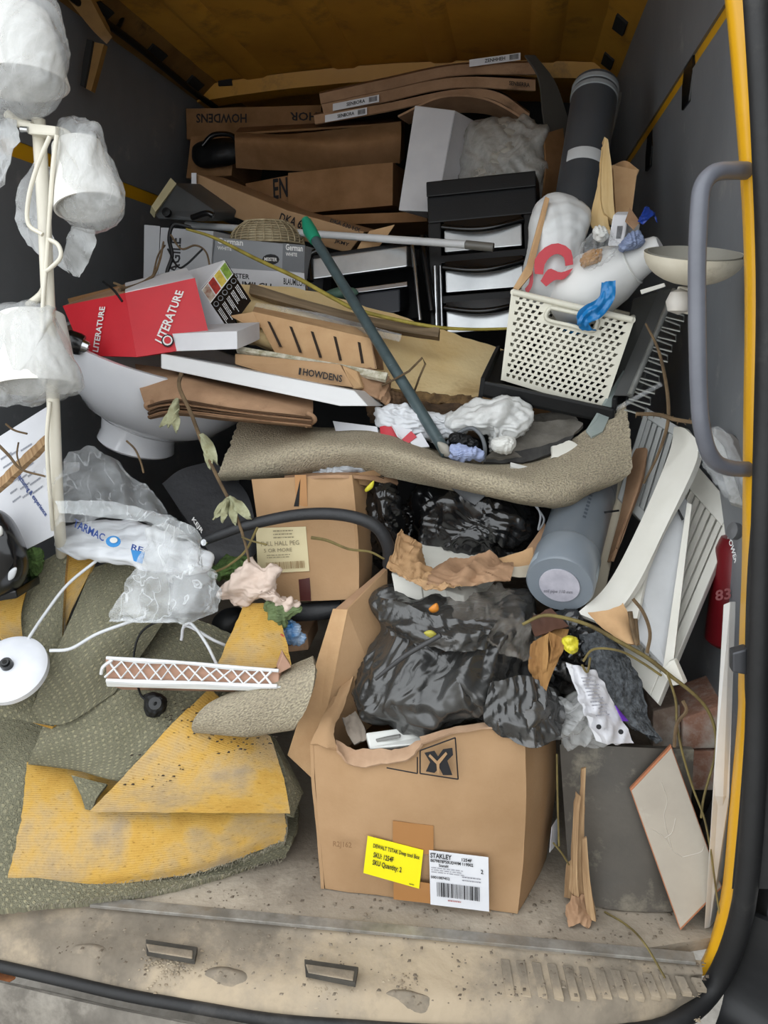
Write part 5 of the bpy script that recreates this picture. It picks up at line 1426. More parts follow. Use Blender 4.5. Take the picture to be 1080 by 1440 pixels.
# glue covered trim
t = thing('glued_trim', 'pinkish trim length with white zigzag adhesive lying on the carpet heap', 'trim')
q = [(148, 924, .075), (392, 944, .075), (392, 966, .065), (150, 962, .065)]
pinkw = M('pink_mdf', 'b48f78', .8, 'a37e69')
prism('bar', q, np.array([0, .05, -.035]), pinkw, t, .002)
prism('white_edge', [(148, 958, .06), (395, 966, .06), (392, 973, .062), (150, 966, .062)], .05, white, t, .002)
pl = plane_of(Q(q[0]), Q(q[1]), Q(q[2]))
rnd = random.Random(2)
glue = M('white_adhesive', 'dedfdf', .35)
up_, dn_ = [], []
for k in range(13):
    u = k/12
    up_.append((150+u*232+rnd.uniform(-3, 3), 928+u*16+rnd.uniform(-2, 2), .068))
    dn_.append((150+u*232+rnd.uniform(-3, 3), 954+u*7+rnd.uniform(-2, 2), .060))
z1 = [up_[k] if k % 2 else dn_[k] for k in range(13)]
z2 = [dn_[k] if k % 2 else up_[k] for k in range(13)]
tube('glue_zigzag', z1, .0022, glue, t, 6, straight=True)
tube('glue_zigzag', z2, .0022, glue, t, 6, straight=True)
prism('end_block', [(398, 918, .085), (410, 938, .085), (392, 948, .075), (390, 940, .075)], .03, pinkw, t, .002)
tube('glue_bead', [(150, 925, .07), (200, 929, .069), (260, 932, .069), (320, 938, .069), (392, 943, .07)], [.003, .005, .003, .0045, .003], glue, t, 6)
tube('glue_bead', [(150, 957, .06), (210, 960, .06), (280, 961, .06), (340, 964, .06), (390, 965, .06)], [.004, .006, .004, .005, .004], glue, t, 6)
tube('loose_end', [(158, 928, .07), (145, 938, .06), (142, 948, .06)], .003, glue, t, 6)
# white ceiling lamp disc and cords
t = thing('ceiling_rose', 'white round ceiling plate with a black threaded centre and white cords', 'ceiling plate')
c = Q((14, 940, .045))
ax = unit(V3(.12, -.62, .78))
lathe('plate', [(0, .012), (.02, .012), (.032, .009), (.055, .006), (.064, 0), (.064, -.012), (.058, -.014), (0, -.014)], c, ax, M('white_gloss_paint', 'e0e2e8', .25), t, 56)
lathe('threaded_nut', [(0, .026), (.007, .026), (.0075, .022), (.0105, .022), (.011, .012), (.0125, .011), (.0125, .004)], c, ax, blackgl, t, 20)
lathe('nut_hole', [(0, .0265), (.004, .0266)], c, ax, dark, t, 14)
cord = M('white_cord', 'd6d8db', .45)
tube('cord', [(40, 898, .09), (62, 865, .13), (95, 822, .16), (140, 785, .18)], .0031, cord, t, 8)
tube('cord', [(70, 915, .05), (100, 912, .06), (140, 890, .09), (205, 867, .11)], .0031, cord, t, 8)
tube('cord', [(258, 880, .15), (270, 878, .14), (290, 905, .12), (305, 935, .11)], .0028, cord, t, 8)
tube('cord', [(255, 900, .15), (262, 880, .15), (300, 900, .15), (318, 908, .16)], .003, cord, t, 8)
t = thing('plug_and_flex', 'black mains plug on a thin flex lying on the green carpet', 'plug')
pillow('plug', [(203, 978), (218, 972), (233, 982), (232, 1000), (218, 1010), (204, 1000)], .085, .02, black, t, amp=.003, sc=40, n=40)
lathe('cable_gland', [(.004, 0), (.011, .002), (.011, .008), (.004, .010)], Q((219, 990, .062)), (.2, -.7, .5), blackgl, t, 20)
tube('flex', [(205, 985, .08), (196, 972, .09), (188, 930, .13), (195, 895, .15), (215, 877, .15), (240, 872, .14)], .0022, black, t, 6)

# dried plant stems hanging in the middle
def leaf(parent, px, py, y, l, ang, droop=.3, w=.35):
    c = np.array([px, py]); d = np.array([math.cos(ang), math.sin(ang)]); s = np.array([-d[1], d[0]])
    rows = []
    for f in np.linspace(0, 1, 6):
        ww = w*l*math.sin(math.pi*min(1, f*.9+.08))
        p = c+d*l*f
        rows.append([(*(p-s*ww*.5), y+.01*math.sin(f*6)), (*p, y-.012*f*droop-.004), (*(p+s*ww*.5), y+.008*math.cos(f*5))])
    sheet('leaf', rows, leafm, parent, 6, 8, .0008, amp=.006, sc=50, kind='bag')
t = thing('dried_weed', 'dried weed with pale drooping leaves hanging below the folded cardboard', 'plant')
tube('stem', [(255, 525, .32), (252, 545, .31), (268, 580, .30), (285, 625, .28), (305, 670, .25), (330, 720, .21), (345, 765, .19), (352, 800, .18)], [.004, .004, .0035, .003, .002], twig, t, 7)
tube('side_shoot', [(300, 805, .18), (320, 796, .18), (345, 775, .19), (362, 742, .18)], .0022, twigy, t, 6)
tube('side_shoot', [(340, 755, .19), (352, 760, .185), (375, 766, .18)], .0018, twigy, t, 6)
for px, py, l, a, y in ((250, 560, 44, 1.9, .30), (252, 575, 38, 2.4, .30), (245, 570, 40, 1.5, .30), (283, 610, 50, 1.1, .27), (290, 625, 36, 1.4, .27), (322, 700, 38, 2.2, .205), (324, 700, 40, 1.4, .205), (322, 698, 46, .8, .205), (320, 702, 34, 1.8, .20)):
    leaf(t, px, py, y, l, a)
tag(tube('bare_twig', [(438, 756, .225), (460, 760, .22), (490, 772, .21), (520, 776, .21), (540, 786, .22)], [.0035, .0025, .002], twigy, None, 6), 'short bare twig in front of the labelled carton', 'twig')
tag(tube('loose_twig', [(178, 620, .28), (190, 632, .27), (198, 650, .26), (202, 665, .25)], .002, twig, None, 6), 'tiny twig below the white basin', 'twig')

# ================================================================ CENTRE AND FRONT
# bags behind
t = tag(pillow('bin_bag', [(586, 690), (620, 682), (660, 690), (700, 682), (745, 700), (762, 730), (757, 770), (720, 795), (660, 790), (600, 785), (585, 740)], .42, .11, binbag, None, ky=-.05, amp=.028, sc=10, n=130, rings=34, seed=4), 'shiny black bin bag under the beige carpet strip', 'bag')
tag(sheet('dark_card_scrap', [[(632, 684, .31), (690, 690, .31)], [(655, 702, .30), (668, 710, .30)]], M('grey_dark_plastic', '4b4d50', .4), None, 6, 6, .004), 'dark grey plastic scrap on top of the rear bin bag', 'scrap')
t = tag(pillow('bin_bag', [(515, 680), (540, 668), (556, 690), (566, 740), (570, 790), (545, 800), (518, 780), (512, 730)], .36, .06, binbag, None, amp=.018, sc=14, n=90, rings=24, seed=5), 'small black bin bag squeezed between the labelled carton and larger bag', 'bag')
tag(pillow('yellow_tag', [(513, 688), (520, 680), (526, 676), (524, 686), (515, 692)], .30, .004, M('yellow_label', 'd8cf3a', .5), None, n=24, rings=6), 'yellow tag stuck to the small black bag', 'tag')
tag(pillow('black_void_bag', [(575, 700), (600, 690), (600, 760), (570, 790), (555, 760)], .48, .05, binbag, None, amp=.012, sc=14), 'black plastic behind the small bin bag', 'bag')
tag(tube('white_wire', [(752, 705, .33), (760, 725, .32), (757, 745, .32), (765, 730, .33), (752, 710, .34)], .0018, M('grey_wire', '9fa2a6', .4), None, 6), 'looped pale wire at the right of the rear bin bag', 'wire')
# brown paper on white box
t, pl = pbox('white_tile_box', (550, 806, .22), (652, 838, .20), (555, 834, .215), (.05, .14, .03), whitepaint, None, .002)
tag(t, 'white tile slab under the crumpled brown paper', 'slab')
decal('tile_joint', pl, [(592, 822), (594, 823), (597, 848), (595, 847)], M('grey_joint', '9b988f', .8), t)
brownpap = M('crumpled_brown_paper', 'b39069', .8, '96744f', 8, .3, 50, dirt='6e5238', dirts=8, dirtk=.58)
t = thing('brown_paper', 'crumpled brown packing paper and torn card over the lower bin bag', 'paper')
sheet('paper', [[(566, 744, .26), (590, 765, .27), (600, 785, .28)], [(550, 780, .22), (580, 795, .22), (610, 805, .23)], [(545, 795, .20), (590, 815, .19), (640, 820, .19)], [(560, 810, .19), (610, 828, .17), (650, 822, .18)]], brownpap, t, 40, 40, .002, amp=.014, sc=18, kind='bag', seed=2)
sheet('paper', [[(600, 800, .24), (650, 785, .25), (690, 780, .25), (720, 790, .25)], [(600, 812, .20), (650, 805, .20), (690, 800, .21), (722, 800, .22)], [(600, 822, .18), (640, 825, .18), (690, 818, .19), (718, 812, .20)]], kraftold, t, 40, 20, .003, amp=.010, sc=16, kind='bag', seed=3)
sheet('torn_card', [[(690, 790, .26), (750, 770, .28)], [(690, 815, .22), (748, 800, .25)]], kraft2, t, 12, 8, .004, amp=.004, rag=.005)
sheet('torn_card', [[(640, 815, .21), (700, 800, .22), (748, 794, .235)], [(640, 822, .20), (700, 812, .21), (742, 812, .225)]], M('dirty_white_card', 'c6bfb2', .8, 'a89c88'), t, 14, 6, .003, rag=.004)
sheet('torn_card', [[(738, 775, .30), (766, 735, .34)], [(742, 795, .27), (770, 750, .32)]], kraftold, t, 8, 8, .004, amp=.004)
sheet('crease_fold', [[(560, 750, .25), (575, 770, .26)], [(552, 790, .21), (566, 800, .215)]], brownpap, t, 14, 14, .002, amp=.01, sc=24, kind='bag')

# soil pipe with label, lower
t = thing('soil_pipe', 'blue-grey soil pipe with a capped labelled end sloping under the carpet', 'pipe')
a, b = Q((787, 822, .17)), Q((842, 640, .58))
ax = unit(b-a); L = np.linalg.norm(b-a)
R = .0545
lathe('pipe_wall', [(R*.9, .045), (R, .045), (R, L)], a, ax, greypvc, t, 56)
lathe('socket', [(0, -.001), (R*1.0, -.001), (R*1.05, .003), (R*1.05, .075), (R*1.02, .08), (R, .082)], a, ax, M('pale_grey_pvc', '7d858d', .28, '727a82', 4), t, 56)
lathe('pipe_ring', [(R, L*.62), (R*1.015, L*.625), (R*1.015, L*.635), (R, L*.64)], a, ax, greypvc, t, 56)
lathe('end_label', [(0, -.0035), (R*.62, -.0035), (R*.62, -.0015)], a, ax, M('torn_grey_label', 'b9b7c0', .7, 'a3a1ac', 30), t, 40)
pl = (a-ax*.0038, -ax)
text('soil pipe 110 mm', pl, [(765, 828), (806, 830), (805, 836), (764, 834)], M('grey_label_ink', '85838c', .8), t, off=.0008)
lathe('side_label', [(R*1.052, .02), (R*1.056, .021), (R*1.056, .05), (R*1.052, .051)], a, ax, M('pale_sticker', 'a9b6c0', .5), t, 12, arc=.9, xdir=(.75, -.75, 0))
lathe('side_label', [(R*1.052, .01), (R*1.056, .011), (R*1.056, .03), (R*1.052, .031)], a, ax, MATS['pale_sticker'], t, 12, arc=.6, xdir=(-.9, -.3, 0))
n_, e_ = 26, unit(np.cross(ax, [0, 1, 0]))
side = unit(unit(CAM-(a+b)/2)-ax*np.dot(unit(CAM-(a+b)/2), ax)); crs = np.cross(ax, side)
V, F = [], []
for k in range(n_):
    h0 = .13+k*.012
    for h, s in ((h0, .004), (h0+.007, .004), (h0+.007, .010), (h0, .010)):
        ang = s/R
        V.append(a+ax*h+(side*math.cos(ang)+crs*math.sin(ang))*(R+.0006))
    F.append((4*k, 4*k+1, 4*k+2, 4*k+3))
O('pipe_print', V, F, M('dark_pipe_print', '474f58', .6), t)

# flat leaning cardboard
t = thing('leaning_cardboard', 'tall flattened brown carton leaning beside the open box', 'cardboard')
slab('front_panel', [(488, 858, .19), (545, 800, .27), (545, 1000, .20), (440, 1096, .12)], .006, kraft, t)
slab('edge_panel', [(468, 856, .20), (489, 857, .19), (440, 1096, .12), (404, 1062, .13)], .006, kraft2, t)
slab('top_fold', [(470, 857, .20), (540, 798, .28), (545, 803, .27), (488, 860, .19)], .004, kraftold, t)
slab('inner_sheet', [(480, 853, .215), (536, 804, .29), (545, 960, .24), (450, 1080, .15)], .006, kraftd, t)

# the open box in front
t = thing('open_box', 'torn open brown carton with yellow and white labels at the front', 'box')
FL, FR, RB, LB = V3(-.295, .046, 0), V3(.040, .041, 0), V3(.092, .20, 0), V3(-.30, .30, 0)
def zz(p, z): return V3(p[0], p[1], z)
F0 = [[(440, 1046, .05), (474, 1054, .042), (503, 1074, .036), (571, 1066, .036), (590, 1048, .04), (634, 1029, .042), (682, 1022, .046), (738, 1022, .05)]]
F1 = [[(444, 1110, .045), (480, 1112, .035), (510, 1114, .028), (572, 1118, .024), (600, 1120, .024), (640, 1122, .026), (685, 1124, .03), (740, 1120, .042)]]
F2 = [[(450, 1180, .044), (485, 1186, .034), (515, 1190, .030), (574, 1198, .026), (605, 1200, .026), (640, 1204, .028), (685, 1208, .032), (736, 1205, .042)]]
F3 = [[(457, 1250, 'z', .002), (488, 1255, 'z', .002), (520, 1258, 'z', .002), (576, 1265, 'z', .002), (608, 1269, 'z', .002), (640, 1273, 'z', .002), (685, 1279, 'z', .002), (728, 1285, 'z', .002)]]
sheet('front_panel', F0+F1+F2+F3, kraft, t, 48, 40, .006, amp=.002, sc=14)
sheet('side_panel', [[(738, 1022, .05), (762, 1018, .12), (782, 1034, .20)], [(740, 1120, .042), (766, 1100, .12), (782, 1085, .20)], [(736, 1205, .042), (762, 1170, .12), (778, 1140, .20)], [(728, 1285, 'z', .002), (750, 1244, 'z', .002), (768, 1207, 'z', .002)]], kraft, t, 16, 30, .006, amp=.003, sc=10)
sheet('left_panel', [[(440, 1046, .05), (462, 1000, .12), (484, 960, .20)], [(444, 1110, .045), (470, 1080, .14), (480, 1060, .22)], [(457, 1250, 'z', .002), (470, 1200, 'z', .002), (476, 1180, 'z', .002)]], kraft, t, 16, 20, .006, amp=.003, sc=10)
sheet('back_panel', [[(490, 955, .24), (620, 960, .26), (770, 1000, .24)], [(490, 1150, .24), (620, 1150, .26), (770, 1150, .24)]], kraftd, t, 16, 12, .006)
sheet('torn_flap', [[(438, 1046, .05), (452, 1010, .09), (470, 985, .13), (484, 958, .18)], [(456, 1050, .035), (462, 1018, .075), (476, 992, .12), (492, 956, .175)], [(474, 1052, .038), (470, 1026, .07), (482, 998, .12), (498, 950, .18)]], kraft, t, 20, 14, .005, amp=.005, sc=16, rag=.004)
sheet('torn_flap', [[(472, 1040, .06), (500, 1052, .045), (560, 1052, .045), (592, 1040, .045)], [(475, 1052, .034), (502, 1076, .026), (570, 1068, .024), (592, 1047, .032)]], M('torn_card_ply', 'b99a7e', .9, '9c7d62', 12, .4, 60), t, 30, 8, .004, amp=.004, sc=26, rag=.006)
sheet('torn_flap', [[(590, 1036, .05), (640, 1022, .05), (690, 1016, .055), (736, 1020, .06)], [(592, 1046, .034), (640, 1030, .036), (690, 1023, .04), (738, 1024, .045)]], MATS['torn_card_ply'], t, 24, 5, .003, rag=.003)
pl = plane_of(Q((480, 1112, .026)), Q((685, 1124, .026)), Q((640, 1240, .026)))
ylab = M('yellow_label_paper', 'f2e50a', .5, 'e6d906', 4)
Y = [(518, 1172), (596, 1192), (590, 1246), (512, 1224)]
decal('packing_tape', pl, [(553, 1152), (610, 1159), (610, 1200), (553, 1192)], M('brown_parcel_tape', 'a87848', .3, '9d6e40'), t, off=.004)
decal('packing_tape', pl, [(554, 1232), (606, 1240), (606, 1268), (554, 1262)], MATS['brown_parcel_tape'], t, off=.004)
d = decal('yellow_label', pl, Y, ylab, t, off=.006)
text('DEWALT TSTAK Deep tool Box', pl, lerpq(Y, .12, .14, .95, .28), ink, d, off=.0085)
text('SKU: 1254F', pl, lerpq(Y, .14, .36, .5, .5), ink, d, off=.0085)
text('SKU Quantity: 2', pl, lerpq(Y, .14, .56, .66, .74), ink, d, off=.0085)
fineprint('fine_print', pl, lerpq(Y, .82, .9, .95, .95), ink, d, rows=1, off=.0085)
Wl = [(604, 1192), (687, 1202), (688, 1278), (606, 1268)]
d = decal('white_label', pl, Wl, paper, t, off=.006)
text('STAKLEY', pl, lerpq(Wl, .02, .03, .38, .12), ink, d, off=.0085)
text('1254F', pl, lerpq(Wl, .55, .06, .72, .12), ink, d, off=.0085)
text('8679878PS0UDWM 119002', pl, lerpq(Wl, .02, .14, .74, .2), ink, d, off=.0085)
text('Scanabl', pl, lerpq(Wl, .16, .22, .32, .27), ink, d, off=.0085)
text('2', pl, lerpq(Wl, .87, .23, .91, .31), ink, d, off=.0085)
gp = M('label_grey_ink', '8a8a92', .8)
fineprint('fine_print', pl, lerpq(Wl, .03, .28, .85, .40), gp, d, rows=3, off=.0085, fill=.28)
fineprint('fine_print', pl, lerpq(Wl, .55, .38, .92, .5), gp, d, rows=2, off=.0085, seed=5, fill=.28)
text('0001087452', pl, lerpq(Wl, .02, .45, .34, .5), ink, d, off=.0085)
bars('bar_code', pl, lerpq(Wl, .12, .56, .84, .82), ink, d, off=.0085)
fineprint('fine_print', pl, lerpq(Wl, .3, .85, .64, .9), M('red_print', 'b07070', .8), d, rows=1, off=.0085)
# handling pictogram on the carton
FRM = [(592, 1050), (641, 1032), (645, 1090), (592, 1082)]
for a_, b_ in ((0, 1), (1, 2), (2, 3), (3, 0)):
    p, q_ = onplane(pl, *FRM[a_])+pl[1]*.012, onplane(pl, *FRM[b_])+pl[1]*.012
    tube('pictogram_frame', [p, q_], .0011, ink, t, 4, world=True, straight=True)
decal('pictogram', pl, [(598, 1053), (612, 1050), (617, 1058), (624, 1048), (637, 1046), (638, 1056), (630, 1064), (637, 1084), (624, 1084), (619, 1074), (612, 1081), (600, 1079), (606, 1066)], ink, t, off=.012)
decal('pictogram', pl, [(606, 1054), (616, 1064), (628, 1051), (630, 1054), (619, 1068), (619, 1081), (616, 1081), (615, 1068), (604, 1057)], kraft, t, off=.0135)
for a_, b_ in (((545, 1075), (588, 1083)), ((588, 1083), (588, 1060))):
    tube('pictogram_frame', [onplane(pl, *a_)+pl[1]*.010, onplane(pl, *b_)+pl[1]*.010], .0011, ink, t, 4, world=True, straight=True)
spl = plane_of(Q((762, 1100, .10)), Q((782, 1085, .18)), Q((762, 1170, .10)))
decal('side_label', spl, [(766, 1160), (776, 1145), (773, 1185), (763, 1196)], paper, t, off=.012)
pf = M('pencil_mark', '8c6a48', .9)
text('R2J162', pl, [(470, 1178), (496, 1180), (496, 1190), (470, 1188)], pf, t, off=.0085)

t = thing('white_appliance', 'white plastic casing with a dark slot inside the torn box', 'casing')
prism('casing', [(514, 1030, .07), (560, 1024, .085), (604, 1034, .085), (592, 1046, .055), (520, 1054, .05)], .02, white, t, .004)
prism('slot', [(528, 1040, .061), (562, 1034, .065), (563, 1038, .064), (530, 1044, .060)], .01, MATS['plain_grey'], t, .001)
tag(sheet('torn_liner', [[(482, 1010, .12), (500, 1000, .13)], [(488, 1030, .09), (512, 1022, .10)], [(498, 1046, .07), (516, 1040, .08)]], M('dirty_card_liner', '8f8478', .9, '6d6358', 14), None, 12, 12, .003, amp=.01, sc=30, kind='bag'), 'torn grey card liner inside the left of the open box', 'card')

# main black bag: full, creased, dusty on top
t = thing('bin_bag', 'big dusty black bin bag bulging out of the open box', 'bag')
pillow('sack', [(500, 990), (506, 945), (528, 905), (540, 880), (522, 850), (530, 828), (560, 822), (620, 835), (690, 828), (738, 845), (752, 880), (748, 925), (765, 965), (788, 990), (788, 1030), (765, 1050), (725, 1042), (690, 1022), (640, 1026), (590, 1036), (540, 1022), (508, 1012)], .17, .10, binbag2, t, ky=-.075, amp=.015, sc=8.5, n=190, rings=60, seed=1, back=.9)
sheet('top_fold', [[(528, 838, .16), (570, 850, .12), (620, 868, .10), (700, 872, .11)], [(535, 870, .14), (570, 885, .09), (640, 898, .07), (688, 890, .085)], [(548, 895, .13), (590, 905, .085), (640, 915, .07), (684, 910, .09)]], binbag2, t, 50, 24, .002, amp=.008, sc=11, kind='bag', seed=6)
sheet('hanging_fold', [[(690, 960, .05), (740, 950, .07), (785, 970, .10)], [(680, 1010, .04), (735, 1005, .045), (795, 1010, .08)], [(700, 1035, .035), (750, 1052, .03), (790, 1035, .07)]], binbag2, t, 40, 30, .002, amp=.007, sc=13, kind='bag', seed=7)
tag(sheet('dusty_film', [[(625, 828, .20), (690, 822, .22), (745, 840, .22)], [(640, 870, .14), (700, 880, .13), (760, 885, .16)], [(690, 910, .10), (725, 930, .09), (755, 925, .12)]], filmmat('dusty_clear_film', '9a938a', .2, .15), None, 40, 30, .001, amp=.014, sc=14, kind='bag', seed=8), 'dusty clear film over the top right of the big bin bag', 'film')
tag(tube('black_stick', [(528, 955, .055), (570, 922, .05), (620, 893, .05)], [.003, .0045, .004], M('dark_grey_rod', '3a3a3b', .5), None, 8), 'thin dark stick resting on the big bin bag', 'stick')
tag(pillow('orange_scrap', [(603, 856), (614, 848), (617, 858), (608, 862)], .115, .006, M('orange_plastic', 'd5862c', .5), None, n=24, rings=6), 'tiny orange scrap in a fold of the big bin bag', 'scrap')
tag(pillow('yellow_tie', [(596, 890), (606, 886), (614, 892), (606, 898)], .075, .006, M('yellow_tie', 'b9b04a', .5), None, n=24, rings=6), 'yellowish tie knot on the big bin bag', 'tie')
# husks
t = thing('dry_husk', 'curled dry brown husk leaves at the right of the big bin bag', 'leaves')
husk = uvmat('dry_husk', _wood('a98252', '735030', (60, 6)))
for r in ([[(768, 880, .14), (800, 885, .13)], [(752, 920, .10), (785, 925, .09)], [(760, 965, .08), (768, 970, .08)]], [[(745, 905, .12), (772, 890, .11)], [(744, 940, .09), (770, 935, .085)], [(752, 958, .09), (765, 965, .085)]], [[(772, 888, .11), (796, 900, .10)], [(775, 910, .09), (790, 920, .09)], [(772, 935, .09), (776, 938, .09)]]):
    sheet('husk', r, husk, t, 14, 18, .002, amp=.010, sc=24, kind='bag')
sheet('husk', [[(744, 870, .15), (775, 855, .15)], [(752, 895, .12), (800, 880, .12)]], M('dark_husk', '5a3826', .8, '3d2418'), t, 12, 12, .002, amp=.012, sc=26, kind='bag')
tag(pillow('yellow_bottle_cap', [(790, 900), (797, 894), (811, 898), (813, 912), (805, 920), (796, 914)], .08, .012, M('bright_yellow_plastic', 'e0d43c', .35), None, n=30, rings=8, amp=.003, sc=60), 'bright yellow plastic scrap beside the dry husk', 'scrap')
tag(pillow('bin_bag', [(778, 870), (810, 862), (835, 880), (845, 920), (840, 960), (815, 985), (782, 975), (775, 930)], .19, .06, binbag, None, amp=.02, sc=13, n=90, rings=24, seed=9), 'black bin bag behind the yellow scrap and white packet', 'bag')
tag(pillow('clear_sack', [(780, 990), (800, 978), (835, 985), (850, 1010), (855, 1040), (830, 1048), (795, 1045), (780, 1020)], .12, .04, filmmat('milky_film', 'cfd0cf', .5, .2, lo=.35), None, amp=.014, sc=16), 'milky plastic bag on the dark curved panel', 'bag')
t = thing('foil_packet', 'white foil food packet with purple corner standing beside the black mat', 'packet')
sheet('packet', [[(796, 934, .095), (815, 936, .085), (838, 942, .10)], [(812, 985, .075), (835, 985, .06), (862, 985, .08)], [(836, 1042, .07), (860, 1046, .055), (891, 1045, .07)]], M('white_foil', 'cfcfd3', .3, 'bfbfc5', 10), t, 24, 30, .008, amp=.006, sc=20, kind='bag')
pl = plane_of(Q((812, 985, .058)), Q((862, 985, .062)), Q((860, 1046, .05)))
fineprint('fine_print', pl, [(816, 950), (838, 950), (862, 1005), (838, 1008)], gp, t, rows=12, seed=3, off=.004, fill=.35)
sheet('purple_corner', [[(866, 992, .066), (874, 1002, .07)], [(876, 1014, .06), (884, 1014, .066)]], M('purple_print', '6a35b0', .4), t, 5, 5, .002)
slab('folded_edge', [(795, 932, .09), (806, 936, .085), (850, 1046, .06), (838, 1042, .065)], .004, whitecard, t)
for px, py in ((842, 1022), (873, 1029)):
    lathe('punch_hole', [(0, 0), (.004, 0), (.004, .001)], Q((px, py, .045)), (0, -1, .2), ink, t, 10)

# black loop mat
t = tag(sheet('doormat', [[(820, 892, .13), (850, 888, .14), (866, 896, .15)], [(835, 950, .10), (870, 945, .11), (900, 955, .125)], [(862, 1000, .08), (890, 1000, .09), (912, 1010, .10)], [(905, 1032, .075), (922, 1036, .075), (932, 1042, .078)]], M('black_loop_pile', '303336', .9, '5a5e62', 90, 1.0, 160, dist=.006), None, 60, 80, .012, amp=.006, sc=70), 'torn strip of black looped doormat', 'mat')

# ================================================================ RIGHT SIDE
# white louvre panel with slats
def louvre(name, label, q, nsl, mt, th=.016, m=.14, mtop=.1):
    t = thing(name, label, 'shutter')
    c = [Q(p) for p in q]
    f = lambda u, v: (c[0]*(1-u)+c[1]*u)*(1-v)+(c[3]*(1-u)+c[2]*u)*v
    nrm = plane_of(c[0], c[1], c[3])[1]
    S = lambda n, u0, v0, u1, v1, o, d: prism(n, [f(u0, v0)+nrm*o, f(u1, v0)+nrm*o, f(u1, v1)+nrm*o, f(u0, v1)+nrm*o], -nrm*d, mt, t, .002, world=True)
    S('stile', 0, 0, m, 1, 0, th)
    S('stile', 1-m, 0, 1, 1, 0, th)
    S('rail', m, 0, 1-m, mtop, 0, th)
    S('rail', m, 1-mtop, 1-m, 1, 0, th)
    S('back_board', m*.5, mtop*.5, 1-m*.5, 1-mtop*.5, -th*.75, .003)
    w = (1-2*m)/nsl
    for k in range(nsl):
        u0, u1 = m+k*w, m+(k+.8)*w
        prism('slat', [f(u0, mtop)-nrm*.004, f(u1, mtop)-nrm*.001, f(u1, 1-mtop)-nrm*.001, f(u0, 1-mtop)-nrm*.004], -nrm*.004, mt, t, .001, world=True)
    return t
louvre('louvre_panel', 'white louvred shutter panel leaning by the door pillar', [(968, 640, .42), (1038, 720, .30), (925, 990, .13), (848, 905, .24)], 7, whitepaint, m=.13, mtop=.12)
louvre('louvre_panel', 'grey-white ribbed shutter behind the curved white plank', [(908, 572, .52), (975, 612, .46), (930, 760, .36), (868, 700, .42)], 7, M('grey_white_paint', 'b0b2b0', .5, 'a2a4a2'), m=.1, mtop=.1)
t = tag(slab('white_door', [(955, 690, .32), (968, 705, .31), (938, 940, .13), (880, 880, .19), (890, 800, .23)], .012, M('smooth_grey_white', 'c6c8ca', .4), None, .002), 'smooth pale board leaning in front of the louvred shutter', 'board')
t = tag(slab('wood_strip', [(966, 706, .29), (973, 709, .285), (947, 932, .11), (932, 940, .11)], .008, whitepaint, None, .001), 'narrow white wooden strip across the louvred shutter', 'strip')
t = tag(sheet('curved_plank', [[(948, 600, .40), (962, 602, .36), (980, 618, .33)], [(940, 640, .36), (958, 645, .33), (978, 652, .30)], [(900, 735, .28), (920, 738, .26), (936, 742, .25)], [(855, 820, .20), (878, 825, .19), (894, 826, .18)], [(812, 862, .165), (835, 872, .155), (852, 882, .15)]], whitepaint, None, 10, 50, .012, amp=.0005), 'long white plank curving over at the top beside the soil pipe', 'plank')
tag(slab('white_chip', [(905, 790, .235), (912, 790, .23), (896, 870, .165), (868, 866, .17)], .008, whitepaint, None, .001), 'short white triangular board end under the curved plank', 'board')
tag(slab('white_wedge', [(940, 930, .105), (948, 928, .10), (963, 962, .09), (945, 965, .09), (930, 945, .10)], .012, whitepaint, None, .002), 'broken white wood wedge at the foot of the louvred shutter', 'wedge')
tag(slab('nail', [(952, 716, .285), (955, 716, .285), (962, 730, .28), (959, 732, .28)], .003, black, None, 0), 'bent black nail in the narrow white strip', 'nail')
tag(slab('cream_board', [(856, 676, .46), (885, 672, .46), (850, 835, .30), (822, 860, .27), (828, 800, .32)], .012, M('cream_laminate', 'cfc6b2', .5, 'c2b8a2'), None, .002), 'cream board standing to the right of the lower soil pipe', 'board')
tag(sheet('bent_cardboard', [[(885, 632, .48), (908, 630, .46), (910, 640, .45)], [(878, 690, .42), (898, 680, .40), (900, 690, .40)], [(855, 790, .33), (868, 770, .32), (862, 790, .31)]], kraftold, None, 10, 24, .005, amp=.004), 'bent brown cardboard strip behind the curved white plank', 'cardboard')
tag(tube('rubber_strap', [(840, 722, .33), (855, 720, .32), (870, 718, .33)], .002, black, None, 6), 'thin black strap across the cream board', 'strap')
t = tag(sheet('packing_film', [[(980, 610, .26), (1010, 600, .22), (1035, 620, .18)], [(985, 650, .25), (1015, 650, .20), (1042, 660, .16)], [(1020, 700, .22), (1030, 705, .18), (1045, 710, .15)]], clearfilm, None, 30, 24, .002, amp=.018, sc=18, kind='bag'), 'crumpled clear packing film below the grab handle', 'film')
tag(slab('silver_board', [(1000, 608, .30), (1018, 628, .27), (1046, 712, .18), (1026, 706, .2)], .012, M('silvery_laminate', 'a7a8a6', .35, '8e908e', 14, dirt='6a6660', dirts=14), None, .001), 'scuffed silvery board behind the packing film', 'board')
tag(sheet('torn_brown_sheet', [[(1002, 602, .30), (1030, 612, .27), (1050, 630, .22)], [(1010, 640, .28), (1030, 650, .25), (1050, 655, .2)]], M('grey_brown_board', '6f6c69', .7, '595654'), None, 10, 8, .004, amp=.003, rag=.004), 'grey torn sheet tucked behind the grab handle foot', 'sheet')
t = thing('steel_bracket', 'small shiny steel roller beside the yellow pillar', 'roller')
p = Q((1039, 748, .10))
lathe('wheel', [(0, 0), (.011, 0), (.013, .003), (.013, .012), (0, .014)], p, (-.9, -.3, .2), M('dull_steel', '8b8d90', .5, '77797c', metal=.7), t, 20)
